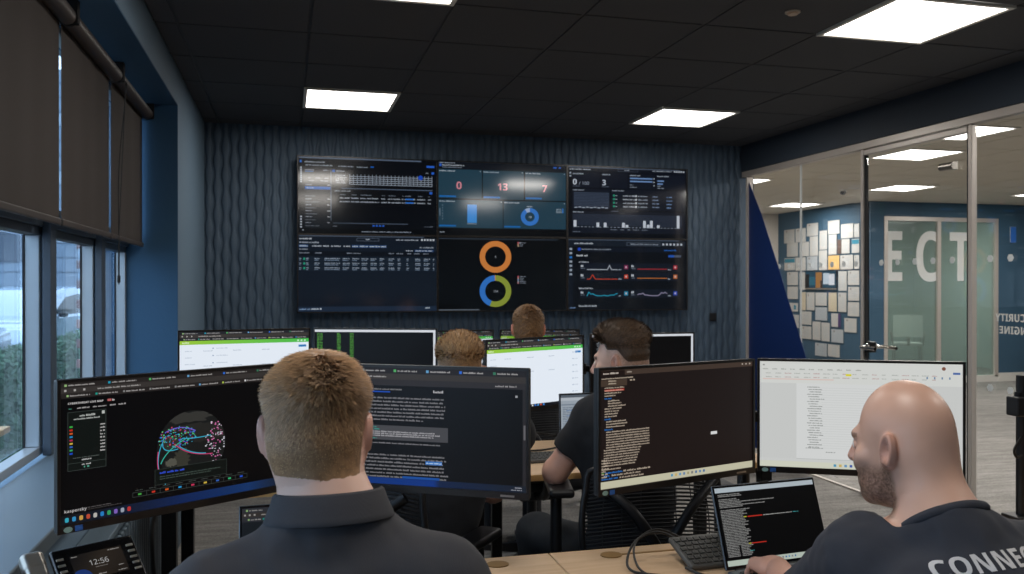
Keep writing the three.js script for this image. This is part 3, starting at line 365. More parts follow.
function codeScreen(seed, kind) { const [c, x] = canvas(1024, 580, '#08080a'), r = rng(seed);
  R_(x, '#dfe3ea', 0, 0, 1024, 20); R_(x, '#dfe3ea', 1004, 0, 20, 580); R_(x, '#08080a', 0, 20, 1004, 560);
  if (kind === 'green') { for (const X of [20, 46, 190, 300]) for (let i = 0; i < 42; i++) words(x, '#5aa83c', X, 26 + i * 13, X < 100 ? 20 : 32, 10, r); }
  else for (let i = 0; i < 46; i++) { words(x, '#9aa0a8', 46 + (i % 4) * 4, 26 + i * 12, 40, 8, r); words(x, '#8a9098', 110, 26 + i * 12, 150, 8, r); }
  return c; }
function smallTerm() { const [c, x] = canvas(1024, 640, '#060607'), r = rng(17); R_(x, '#c0ccd4', 0, 0, 1024, 40); for (let i = 0; i < 40; i++) { const y = 52 + i * 13; if (i === 2 || i === 9) continue; const w = i < 12 ? [220, 240, 210, 180, 210, 560, 220, 460, 230, 270, 300, 250][i] : 210 + 60 * r(); words(x, '#a8a8a6', 20, y, w, 10, r, 0.2); } R_(x, '#c03024', 280, 250, 150, 10); R_(x, '#b8b838', 240, 250, 30, 9); words(x, '#c8c8c4', 440, 250, 300, 9, r); words(x, '#48b0b0', 750, 250, 60, 9, r); R_(x, '#c03024', 270, 470, 150, 9); R_(x, '#b8b838', 240, 470, 26, 9); words(x, '#48b0b0', 240, 528, 50, 9, r); R_(x, '#060607', 140, 480, 20, 90); R_(x, '#c8d4c8', 0, 596, 1024, 44); for (let i = 0; i < 9; i++) R_(x, ['#5a98c8', '#888', '#4878b0'][i % 3], 420 + i * 32, 610, 15, 14); return c; }
function greyApp() { const [c, x] = canvas(700, 440, '#b8c4d0'), r = rng(18); R_(x, '#6a7480', 0, 0, 700, 26); R_(x, '#d4dce6', 0, 26, 700, 30); R_(x, '#8e9cac', 0, 90, 700, 12); lines(x, '#5a6a80', 20, 120, 300, 8, 17, 16, r, 0.4); lines(x, '#3878c8', 60, 150, 120, 8, 51, 5, r, 0.4); R_(x, '#9cb0c4', 360, 110, 320, 300); return c; }
function darkWeb() { const [c, x] = canvas(700, 440, '#1a2026'), r = rng(19); tabs(x, 700, 0, 24, '#34363c', r); lines(x, '#4a525c', 60, 120, 560, 9, 22, 12, r, 0.4); return c; }
function phoneScreen() { const [c, x] = canvas(480, 272, '#2a2622'), r = rng(20); const g = x.createLinearGradient(0, 0, 480, 272); g.addColorStop(0, '#1a1a1c'); g.addColorStop(0.5, '#3a322a'); g.addColorStop(1, '#2a2420'); x.fillStyle = g; x.fillRect(0, 0, 480, 272); x.fillStyle = '#2a4890'; x.beginPath(); x.arc(60, 250, 90, 0, 7); x.fill(); txt(x, '12:56', 150, 140, 74, '#dadada'); words(x, '#a8a4a0', 196, 160, 110, 9, r); words(x, '#d0ccc8', 16, 12, 60, 11, r); words(x, '#d0ccc8', 350, 12, 110, 12, r); words(x, '#d0ccc8', 200, 236, 70, 12, r); words(x, '#d0ccc8', 400, 190, 50, 10, r); words(x, '#d0ccc8', 380, 244, 80, 10, r); return c; }

// ---------------------------------------------------------------- the video wall
{
  const X0 = 0.078, W = 3.225, w = W / 3, y0 = 1.47 - 0.213, y1 = 1.47 + 0.985, h = (y1 - y0) / 2, D = 6.775;
  const defs = [[0, 1, wall1, 'wall display at upper left showing a dark table and timeline grid'], [1, 1, wall2, 'wall display at upper middle showing teal tiles with pink numbers'], [2, 1, wall3, 'wall display at upper right showing 0/100 and a white bar chart'], [0, 0, wall4, 'wall display at lower left showing a dark list of three rows'], [1, 0, wall5, 'wall display at lower middle showing orange and blue-green ring charts'], [2, 0, wall6, 'wall display at lower right showing small coloured line charts']];
  const frameGeoH = box(w, 0.007, 0.012), frameGeoV = box(0.007, h, 0.012), body = rbox(w - 0.004, h - 0.004, 0.07, 0.006);
  for (const [i, j, fn, label] of defs) {
    const t = thing('wall_display', label, 'display', X0 + w * (i + 0.5), y0 + h * j, D, 0, 'video wall displays');
    part(t, 'housing', body, M.housing, 0, h / 2, -0.04);
    for (const s of [-1, 1]) { part(t, 'bezel', frameGeoH, M.bezel, 0, h / 2 + s * (h / 2 - 0.0035), 0); part(t, 'bezel', frameGeoV, M.bezel, s * (w / 2 - 0.0035), h / 2, 0); }
    part(t, 'screen', new THREE.PlaneGeometry(w - 0.012, h - 0.012), screenMat(fn(), 0.55, 0.10, 1.75), 0, h / 2, -0.002);
    part(t, 'wall_bracket', box(w * 0.6, h * 0.5, 0.075), M.blackMatte, 0, h / 2, -0.112);
  }
}
{ const p = thing('wall_socket', 'small black socket plate on the ribbed wall below the video wall', 'socket', 3.61, 1.19 - 0.035, 6.905); part(p, 'plate', rbox(0.062, 0.07, 0.012, 0.003), M.black, 0, 0.035, 0); part(p, 'insert', rbox(0.04, 0.045, 0.008, 0.002), M.blackMatte, 0, 0.035, 0.005); }
{ const s = thing('smoke_detector', 'small round beige detector on the black ceiling beside the large light', 'detector', 2.2, CEIL - 0.014, 3.456); part(s, 'base', cyl(0.034, 0.034, 0.006), M.hallWallPale, 0, 0.011, 0); part(s, 'cap', cyl(0.028, 0.022, 0.009), mat('#c0aa94', 0.5), 0, 0.0045, 0); }

// ---------------------------------------------------------------- desks
const deskTop = (w, d) => { const g = rbox(w, 0.025, d, 0.003); uvMetres(g); return g; };
function desk(X0, X1, D0, D1, label, o = {}) {
  const t = thing('desk', label, 'desk', (X0 + X1) / 2, 0, (D0 + D1) / 2, 0, 'light wood desks'), w = X1 - X0, d = D1 - D0, yl = 0.705;
  part(t, 'desktop', deskTop(w - 0.003, d), M.wood, 0, 0.7175, 0);
  part(t, 'front_edge', box(w - 0.003, 0.023, 0.004), M.woodEdge, 0, 0.7175, d / 2 + 0.001); part(t, 'back_edge', box(w - 0.003, 0.023, 0.004), M.woodEdge, 0, 0.7175, -d / 2 - 0.001);
  const l = -w / 2 + (o.insetL ?? 0.03), r = w / 2 - (o.insetR ?? 0.03), f = d / 2 - 0.06, b = -d / 2 + 0.06, lg = rbox(0.05, yl, 0.05, 0.004, 1);
  for (const x of [l, r]) { for (const z of [f, b]) part(t, 'leg', lg, M.deskLeg, x, yl / 2, z); part(t, 'side_rail', box(0.045, 0.04, d - 0.17), M.deskLeg, x, yl - 0.02, 0); part(t, 'foot_rail', box(0.045, 0.03, d - 0.17), M.deskLeg, x, 0.1, 0); }
  part(t, 'cross_rail', box(w - 0.11, 0.04, 0.03), M.deskLeg, 0, yl - 0.021, b); part(t, 'cable_tray', box(w * 0.7, 0.06, 0.12), M.deskLeg, 0, yl - 0.08, b + 0.1);
  if (o.ports !== false) for (const s of o.ports || [-1, 1]) { // oval wooden cable port with its slot
    const x = s * (w / 2 - 0.16); const p = part(t, 'cable_port', (() => { const g = cyl(0.03, 0.03, 0.003, 28); g.scale(1, 1, 0.85); return g; })(), M.woodDark, x, 0.7312, b + 0.0);
    part(p, 'port_slot', box(0.2, 0.002, 0.008), M.woodDark, -s * 0.12, -0.0004, 0);
  }
  return t;
}
desk(-0.595, 0.7, 1.58, 2.29, 'light wood desk in front of the man in the polo shirt');
desk(0.7, 2.0, 1.58, 2.29, 'light wood desk carrying the open laptop of the bald man');
desk(2.0, 3.3, 1.58, 2.29, 'light wood desk at the right edge behind the bald man', { ports: false });
desk(-0.47, 0.69, 3.25, 3.96, 'middle row light wood desk beside the window', { insetL: 0.065, insetR: 0.028 });
desk(0.69, 2.0, 3.25, 3.96, 'middle row light wood desk of the dark haired man', { insetL: 0.028 });
desk(0.69, 2.0, 4.93, 5.64, 'back row light wood desk below the video wall');
{ const t = thing('cable_spine', 'black vertical cable spine under the middle desk', 'cable spine', 0.93, 0, 3.86); part(t, 'tube', rbox(0.048, 0.58, 0.03, 0.004), M.deskLeg, 0, 0.292, 0); part(t, 'base_plate', rbox(0.14, 0.012, 0.12, 0.004), M.deskLeg, 0, 0.006, 0); }

// ---------------------------------------------------------------- monitors on arms
const MH = 0.325;
function monitor(XLf, DLf, XRt, DRt, top, screenCanvas, power, label, o = {}) {
  const w = Math.hypot(XRt - XLf, DRt - DLf), turn = Math.atan2(DRt - DLf, XRt - XLf), y0 = top - MH;
  const t = thing('monitor', label, 'monitor', (XLf + XRt) / 2, y0, (DLf + DRt) / 2, turn, o.group || 'desk monitors');
  const bz = 0.007, chin = o.chin ?? 0.017, sw = w - 2 * bz, sh = MH - bz - chin;
  part(t, 'housing', rbox(w, MH, 0.018, 0.004), M.housing, 0, MH / 2, -0.0125);
  part(t, 'back_bulge', rbox(w * 0.55, MH * 0.6, 0.04, 0.012), M.housing, 0, MH * 0.48, -0.032);
  part(t, 'bezel', box(w, bz, 0.006), M.bezel, 0, MH - bz / 2, -0.001); part(t, 'bezel', box(w, chin, 0.006), M.bezel, 0, chin / 2, -0.001); for (const s of [-1, 1]) part(t, 'bezel', box(bz, MH - bz - chin, 0.006), M.bezel, s * (w / 2 - bz / 2), chin + sh / 2, -0.001);
  part(t, 'screen', new THREE.PlaneGeometry(sw, sh), screenMat(screenCanvas, power, o.rough ?? 0.36), 0, chin + sh / 2, -0.0025);
  if (o.sticker) { const k = part(t, 'sticker', rbox(0.016, 0.012, 0.0008, 0.0004, 1), mat('#2458a0', 0.5), -w / 2 + 0.043, chin * 0.45, 0.0024); k.userData.label = 'small blue sticker'; const e = part(t, 'sticker', (() => { const g = cyl(0.006, 0.006, 0.0008, 20); g.scale(1.5, 1, 1); return at(g, 0, 0, 0, Math.PI / 2); })(), mat('#88a8a0', 0.5), -w / 2 + 0.021, chin * 0.45, 0.0024); e.userData.label = 'small oval energy sticker'; }
  if (o.badge) part(t, 'badge', box(0.036, 0.005, 0.0006), M.silver, w / 2 - 0.055, chin * 0.45, 0.0023);
  return t;
}
const T = 1.47;
monitor(-0.466, 2.0, 0.009, 2.30, T - 0.2, globeScreen(), 0.75, 'dark monitor showing the glowing world map of cyber threats', { sticker: true });
monitor(0.098, 2.338, 0.578, 2.058, T - 0.206, articleScreen(), 0.75, 'dark monitor with article text right of the man in the polo shirt', { badge: true });
monitor(0.76, 2.062, 1.292, 2.22, T - 0.21, termFinish(terminalBig()), 0.72, 'brownish terminal monitor with code down its side', { sticker: true, badge: true });
monitor(1.309, 2.235, 1.80, 1.987, T - 0.211, docScreen(), 0.72, 'bright monitor showing a white document behind the bald head', { sticker: true });
monitor(-0.432, 3.79, 0.10, 3.88, T - 0.187, greenWeb(15), 0.95, 'white web page monitor with a green bar near the window');
monitor(0.112, 3.88, 0.627, 3.695, T - 0.187, codeScreen(16, 'green'), 0.85, 'black monitor with green text columns and a white window border');
monitor(0.815, 3.585, 1.345, 3.84, T - 0.233, greenWeb(21, true), 0.95, 'white web page monitor between the blond man and the dark haired man');
monitor(1.378, 3.84, 1.91, 3.84, T - 0.228, codeScreen(22, 'grey'), 0.85, 'black monitor with grey code behind the dark haired head');
monitor(0.79, 5.52, 1.33, 5.60, T - 0.295, greenWeb(23), 0.75, 'far back monitor with a green bar left of the back row man');
monitor(1.37, 5.60, 1.895, 5.50, T - 0.295, greenWeb(24), 0.6, 'far back monitor with a grey page behind the back row man');
function arm(X, D, ya, ends, label, back = 0) {   // back: how far the clamp reaches forward onto the desk
  const t = thing('twin_monitor_stand', label, 'monitor stand', X, 0.7312, D, 0, 'twin monitor stands clamped to the desks'), H = ya - 0.7312;
  part(t, 'clamp', rbox(0.09, 0.03, 0.08 + back, 0.004), M.black, 0, 0.015, back / 2); part(t, 'pole', cyl(0.018, 0.018, H + 0.03, 20), M.black, 0, (H + 0.03) / 2, 0); part(t, 'collar', cyl(0.028, 0.028, 0.05, 20), M.black, 0, H, 0);
  for (const [ex, ed] of ends) { const dx = ex - X, dz = -(ed - D), L = Math.hypot(dx, dz); part(t, 'arm_link', rbox(L, 0.03, 0.035, 0.006), M.black, dx / 2, H, dz / 2, 0, Math.atan2(-dz, dx), 0); part(t, 'mount', rbox(0.06, 0.1, 0.03, 0.006), M.black, dx, H, dz, 0, Math.atan2(-dz, dx), 0); }
}
arm(0.055, 2.385, 1.10, [[-0.2, 2.225], [0.31, 2.275]], 'black twin monitor stand behind the head of the polo shirt man', 0.12);
arm(1.28, 2.262, 1.09, [[1.05, 2.215], [1.53, 2.20]], 'black twin monitor stand behind the open laptop');
arm(0.09, 3.93, 1.12, [[-0.15, 3.91], [0.36, 3.87]], 'black twin monitor stand on the middle desk by the window');
arm(1.36, 3.93, 1.07, [[1.12, 3.80], [1.64, 3.90]], 'black twin monitor stand on the middle desk of the dark haired man');
arm(1.35, 5.60, 1.0, [[1.08, 5.63], [1.62, 5.62]], 'black twin monitor stand on the back row desk');
{ // pole of an arm without a monitor at the right edge
  const t = thing('monitor_pole', 'black pole with a square clamp at the right edge of the photo', 'monitor pole', 2.2, 0.7312, 2.2);
  part(t, 'clamp', rbox(0.09, 0.03, 0.07, 0.004), M.black, 0, 0.015, 0); part(t, 'pole', cyl(0.016, 0.016, 0.46, 20), M.black, 0, 0.23, 0); part(t, 'slide_block', rbox(0.05, 0.06, 0.05, 0.006), M.black, -0.012, 0.365, 0); part(t, 'screw_head', cyl(0.012, 0.012, 0.014, 12), M.black, -0.012, 0.402, 0); part(t, 'cable_clip', tube([[-0.012, 0.27, 0.01], [-0.04, 0.23, 0.012], [-0.03, 0.21, 0.012], [-0.01, 0.215, 0.01]], 0.004, 20, 6), M.black);
}
// ---------------------------------------------------------------- laptops, keyboards, phone, cables
const keyGeo = rbox(0.0155, 0.004, 0.0155, 0.002, 1), keyGeoW = rbox(0.086, 0.004, 0.0155, 0.002, 1);
function keys(parent, x0, z0, cols, rows, pitch, y, m) { for (let j = 0; j < rows; j++) for (let i = 0; i < cols; i++) { if (j === rows - 1 && i > 3 && i < 9) { if (i === 4) part(parent, 'key', keyGeoW, m, x0 + (i + 2) * pitch, y, z0 + j * pitch); continue; } part(parent, 'key', keyGeo, m, x0 + i * pitch + (j % 2) * pitch * 0.25, y, z0 + j * pitch); } }
function laptop(X, D, turn, tilt, c, power, label, withKeys, rise = 0) {
  const t = thing('laptop', label, 'laptop', X, 0.7312 + rise, D, turn, 'laptops'); if (rise) part(t, 'riser', rbox(0.26, rise, 0.18, 0.004), M.black, 0, -rise / 2, 0.1);   // origin at the hinge
  const base = part(t, 'base', rbox(0.325, 0.015, 0.22, 0.005), M.laptop, 0, 0.0075, 0.112);
  part(base, 'key_deck', box(0.29, 0.001, 0.105), M.keyBase, 0, 0.0078, -0.035); part(base, 'touchpad', box(0.11, 0.001, 0.07), M.laptop, 0, 0.0079, 0.062);
  if (withKeys) keys(base, -0.134, -0.078, 14, 5, 0.0195, 0.0098, M.keyDark);
  const lid = new THREE.Group(); lid.name = 'lid'; lid.position.set(0, 0.014, 0); lid.rotation.x = -tilt; t.add(lid);
  part(lid, 'lid_shell', rbox(0.325, 0.212, 0.007, 0.003), M.laptop, 0, 0.106, -0.0035); part(lid, 'bezel', rbox(0.321, 0.208, 0.002, 0.001, 1), M.blackGloss, 0, 0.106, 0.0003);
  part(lid, 'screen', new THREE.PlaneGeometry(0.311, 0.195), screenMat(c, power, 0.35), 0, 0.107, 0.0016);
  part(lid, 'camera_shutter', rbox(0.03, 0.005, 0.004, 0.001, 1), M.black, 0, 0.2105, 0); part(t, 'hinge', at(cyl(0.005, 0.005, 0.27, 12), 0, 0, 0, 0, 0, Math.PI / 2), M.black, 0, 0.012, 0);
}
laptop(1.24, 2.005, 0.097, 0.34, smallTerm(), 0.7, 'open laptop with a black terminal screen under the bald man\'s hand', true);
laptop(1.33, 3.66, 0.05, 0.06, greyApp(), 0.6, 'open laptop with a grey page beside the dark haired man\'s shoulder', false, 0.032);
laptop(0.055, 2.09, 0.03, 0.3, darkWeb(), 0.6, 'open laptop half hidden behind the polo shirt man\'s shoulder', false);
function keyboard(X, D, turn, y, tilt, label) {
  const t = thing('keyboard', label, 'keyboard', X, 0.7312 + y, D, turn, 'keyboards'), b = part(t, 'base', rbox(0.40, 0.016, 0.135, 0.006), M.keyBase, 0, 0.009, 0, tilt, 0, 0);
  keys(b, -0.185, -0.046, 20, 6, 0.0193, 0.0098, M.keyDark); if (y > 0.005) part(t, 'stand', rbox(0.34, 0.03, 0.035, 0.004), M.black, 0, 0.0, -0.045);
}
keyboard(1.205, 2.12, 0.05, 0.018, 0.32, 'dark grey keyboard propped up behind the laptop of the bald man');
keyboard(0.93, 3.52, 0.0, 0.001, 0.05, 'dark keyboard on the middle desk beside the dark haired man\'s arm');
keyboard(0.05, 1.80, 0.0, 0.001, 0.05, 'keyboard on the desk in front of the polo shirt man');
{ // desk phone by the window
  const t = thing('desk_phone', 'black desk phone with a lit 12:56 screen by the window sill', 'phone', -0.405, 0.7312, 2.13, 0.58);
  const face = new THREE.Group(); face.name = 'face_plate'; face.position.set(0, 0.012, 0.085); face.rotation.x = -0.72; t.add(face);   // leans back
  part(face, 'face_body', rbox(0.185, 0.018, 0.20, 0.008), M.blackGloss, 0.0, 0, -0.095, Math.PI / 2 - Math.PI / 2);
  face.rotation.x = 0.72;
  part(face, 'screen', at(new THREE.PlaneGeometry(0.115, 0.068), 0, 0, 0, -Math.PI / 2), screenMat(phoneScreen(), 0.5, 0.15), 0.0, 0.0096, -0.135);
  for (let i = 0; i < 5; i++) for (const s of [-1, 1]) part(face, 'side_key', rbox(0.016, 0.003, 0.006, 0.001, 1), M.silver, s * 0.077, 0.0095, -0.165 + i * 0.016);
  for (let i = 0; i < 12; i++) part(face, 'number_key', rbox(0.022, 0.004, 0.012, 0.002, 1), M.keyDark, -0.028 + (i % 3) * 0.028, 0.0095, -0.078 + Math.floor(i / 3) * 0.017);
  part(t, 'stand', rbox(0.12, 0.012, 0.15, 0.004), M.black, 0, 0.006, 0.01); part(t, 'stand_leg', rbox(0.1, 0.10, 0.012, 0.004), M.black, 0, 0.055, -0.05, -0.2, 0, 0);
  const hs = part(t, 'handset', rbox(0.045, 0.02, 0.20, 0.01, 3), M.silver, -0.122, 0.075, -0.0, 0.72, 0, 0);
  part(hs, 'earpiece', rbox(0.05, 0.034, 0.052, 0.014, 3), M.silver, 0, -0.006, -0.08); part(hs, 'mouthpiece', rbox(0.05, 0.034, 0.052, 0.014, 3), M.silver, 0, -0.006, 0.08);
}
const cable = (pts, r, label, name = 'cable') => tag(part(scene, name, tube(pts, r, 60, 7), M.cable), label, 'cable', 'loose cables');
cable([[0.93, 0.735, -2.02], [0.86, 0.735, -2.08], [0.875, 0.745, -2.15], [0.93, 0.775, -2.21], [1.0, 0.785, -2.225], [1.05, 0.765, -2.2]], 0.0035, 'thin black cable looping over the desk beside the propped keyboard');
cable([[0.90, 0.735, -2.0], [0.885, 0.736, -2.1], [0.92, 0.77, -2.2], [1.0, 0.79, -2.235], [1.08, 0.76, -2.2]], 0.003, 'second thin black cable looping beside the propped keyboard');
cable([[1.0, 0.738, -2.06], [1.02, 0.736, -2.0], [1.06, 0.735, -1.95], [1.14, 0.735, -1.90]], 0.004, 'short black cable running from under the keyboard to the laptop');
cable([[1.10, 0.735, -3.86], [1.0, 0.75, -3.82], [0.98, 0.737, -3.74], [1.08, 0.736, -3.70], [1.2, 0.737, -3.75]], 0.004, 'black cable curled on the middle desk behind the keyboard');
cable([[0.85, 0.737, -3.84], [0.95, 0.76, -3.86], [1.1, 0.78, -3.9], [1.25, 0.76, -3.88]], 0.004, 'black cable running along the middle desk under the white monitor');
cable([[-0.30, 0.95, -2.2], [-0.34, 0.80, -2.42], [-0.33, 0.62, -2.52], [-0.25, 0.55, -2.5], [-0.2, 0.62, -2.42], [-0.18, 0.7, -2.35]], 0.006, 'grey cable hanging down behind the world map monitor');
// ---------------------------------------------------------------- task chairs
const chairGeo = (() => {
  const H0 = 0.50, H1 = 0.875, hw = (y) => 0.205 + 0.03 * Math.sin((y - H0) / (H1 - H0) * Math.PI), zc = (y) => 0.235 + 0.02 * Math.cos((y - 0.62) * 9) + 0.09 * Math.max(0, y - 0.72);
  const pt = (s, y) => [s * hw(y), y, zc(y) - 0.06 * s * s];
  const strips = []; const N = 30; for (let i = 0; i < N; i++) { const y = H0 + 0.015 + (H1 - H0 - 0.03) * i / (N - 1), p = []; for (let k = 0; k <= 8; k++) { const s = -1 + k / 4; p.push(pt(s, Math.min(H1, y + 0.03 * (1 - s * s) - 0.015))); } strips.push(tube(p, 0.0032, 14, 4)); }
  for (const s of [-0.75, -0.5, -0.25, 0.25, 0.5, 0.75]) { const p = []; for (let k = 0; k <= 6; k++) p.push(pt(s, H0 + (H1 - H0) * k / 6)); strips.push(tube(p, 0.0018, 12, 4)); }
  const rim = []; for (let k = 0; k <= 6; k++) rim.push(pt(-1, H0 + (H1 - H0) * k / 6)); for (let k = 1; k < 6; k++) rim.push(pt(-1 + k / 3, H1)); for (let k = 6; k >= 0; k--) rim.push(pt(1, H0 + (H1 - H0) * k / 6)); for (let k = 1; k < 6; k++) rim.push(pt(1 - k / 3, H0)); rim.push(pt(-1, H0));
  const leg = (() => { const s = polyShape([[0.02, -0.022], [0.30, -0.012], [0.30, 0.006], [0.02, 0.028]]); const g = extr(s, 0.03, 0.004); g.translate(0, 0, -0.015); return g; })();
  const caster = at(cyl(0.028, 0.028, 0.04, 18), 0, 0, 0, Math.PI / 2);
  const seat = (() => { const g = rbox(0.49, 0.075, 0.47, 0.035, 4), p = g.attributes.position; for (let i = 0; i < p.count; i++) { const x = p.getX(i), z = p.getZ(i); p.setY(i, p.getY(i) + 0.025 * Math.pow(Math.abs(x) / 0.245, 2) - (z < -0.15 ? (-z - 0.15) * 0.35 : 0)); } g.computeVertexNormals(); return g; })();
  const pad = rbox(0.085, 0.03, 0.26, 0.014, 3);
  return { mesh: merge(strips), rim: tube(rim, 0.011, 90, 8), stem: tube([[0, 0.40, 0.08], [0, 0.43, 0.24], [0, 0.52, 0.30], [0, 0.64, 0.295]], 0.024, 26, 8), fork: (s) => tube([[0, 0.62, 0.296], [s * 0.025, 0.67, 0.292], [s * 0.10, 0.775, 0.275], [s * 0.19, 0.85, 0.225]], 0.017, 24, 8), leg, caster, seat, pad };
})();
function chair(X, D, turn, label, armY = 0.68, lift = 0) {
  const t = thing('task_chair', label, 'chair', X, 0, D, turn, 'black mesh task chairs'), G = chairGeo, L = lift;
  part(t, 'seat', G.seat, M.chairSeat, 0, 0.455 + L, 0); part(t, 'mechanism', rbox(0.2, 0.05, 0.24, 0.01), M.chairFrame, 0, 0.40 + L, 0.02);
  const b = part(t, 'back_frame', G.rim, M.chairFrame, 0, L, 0); const ms = part(b, 'back_mesh', G.mesh, M.chairMesh); ms.userData.kind = 'stuff'; ms.userData.label = 'black slatted mesh of the backrest';
  part(t, 'back_stem', G.stem, M.chairFrame, 0, L, 0); for (const s of [-1, 1]) part(t, 'back_fork', G.fork(s), M.chairFrame, 0, L, 0);
  for (const s of [-1, 1]) { const post = part(t, 'armrest_post', tube([[s * 0.16, 0.40 + L, 0.02], [s * 0.275, 0.42 + L, 0.02], [s * 0.285, 0.5 + L, 0.02], [s * 0.285, armY - 0.02, 0.01]], 0.02, 24, 8), M.chairFrame); part(t, 'armrest_pad', G.pad, M.chairFrame, s * 0.27, armY - 0.012, -0.03, 0, s * 0.08, 0); }
  part(t, 'gas_lift', cyl(0.025, 0.028, 0.30 + L, 16), M.black, 0, 0.25 + L / 2, 0); part(t, 'hub', cyl(0.04, 0.05, 0.06, 18), M.chairFrame, 0, 0.10, 0);
  for (let i = 0; i < 5; i++) { const a = i * 1.2566 + 0.3; part(t, 'base_leg', G.leg, M.chairFrame, 0, 0.10, 0, 0, a, 0); part(t, 'caster', G.caster, M.black, Math.cos(a) * 0.30, 0.03, -Math.sin(a) * 0.30, 0, a + 1.1, 0); }
}
chair(0.06, 1.20, 0, 'mesh task chair of the man in the polo shirt');
chair(1.10, 1.02, 0, 'mesh task chair of the bald man');
chair(1.165, 2.77, -0.13, 'mesh task chair of the dark haired man showing its forked back', 0.795, 0.0);
chair(0.35, 2.82, -0.75, 'mesh task chair of the blond man behind the polo shirt man');
chair(1.24, 4.36, 0, 'mesh task chair of the back row man');

// ---------------------------------------------------------------- people: distance fields meshed into smooth surfaces
const { sqrt, abs, max, min, sin, cos, exp, PI } = Math;
const V3 = (a) => new THREE.Vector3(...a);
const smin = (a, b, k) => { const h = max(k - abs(a - b), 0) / k; return min(a, b) - h * h * k * 0.25; };
const smax = (a, b, k) => -smin(-a, -b, k);
const sstep = (a, b, x) => { const t = cl((x - a) / (b - a)); return t * t * (3 - 2 * t); };
function cone(a, b, ra, rb) { const bx = b[0] - a[0], by = b[1] - a[1], bz = b[2] - a[2], L = bx * bx + by * by + bz * bz || 1e-9; return (x, y, z) => { const px = x - a[0], py = y - a[1], pz = z - a[2]; const t = max(0, min(1, (px * bx + py * by + pz * bz) / L)); const qx = px - bx * t, qy = py - by * t, qz = pz - bz * t; return sqrt(qx * qx + qy * qy + qz * qz) - (ra + (rb - ra) * t); }; }
function ell(c, r, B) { // ellipsoid with optional basis [right, up, fwd]
  return (x, y, z) => { let px = x - c[0], py = y - c[1], pz = z - c[2]; if (B) { const q = px, w = py, e = pz; px = q * B[0].x + w * B[0].y + e * B[0].z; py = q * B[1].x + w * B[1].y + e * B[1].z; pz = q * B[2].x + w * B[2].y + e * B[2].z; }
    const a = px / r[0], b = py / r[1], d = pz / r[2], k0 = sqrt(a * a + b * b + d * d), e0 = a / r[0], e1 = b / r[1], e2 = d / r[2], k1 = sqrt(e0 * e0 + e1 * e1 + e2 * e2); return k1 < 1e-9 ? -min(r[0], r[1], r[2]) : k0 * (k0 - 1) / k1; }; }
function blend(list) { return (x, y, z) => { let d = 1e9; for (const [f, k] of list) { const e = f(x, y, z); d = d > 1e8 ? e : smin(d, e, k); } return d; }; }
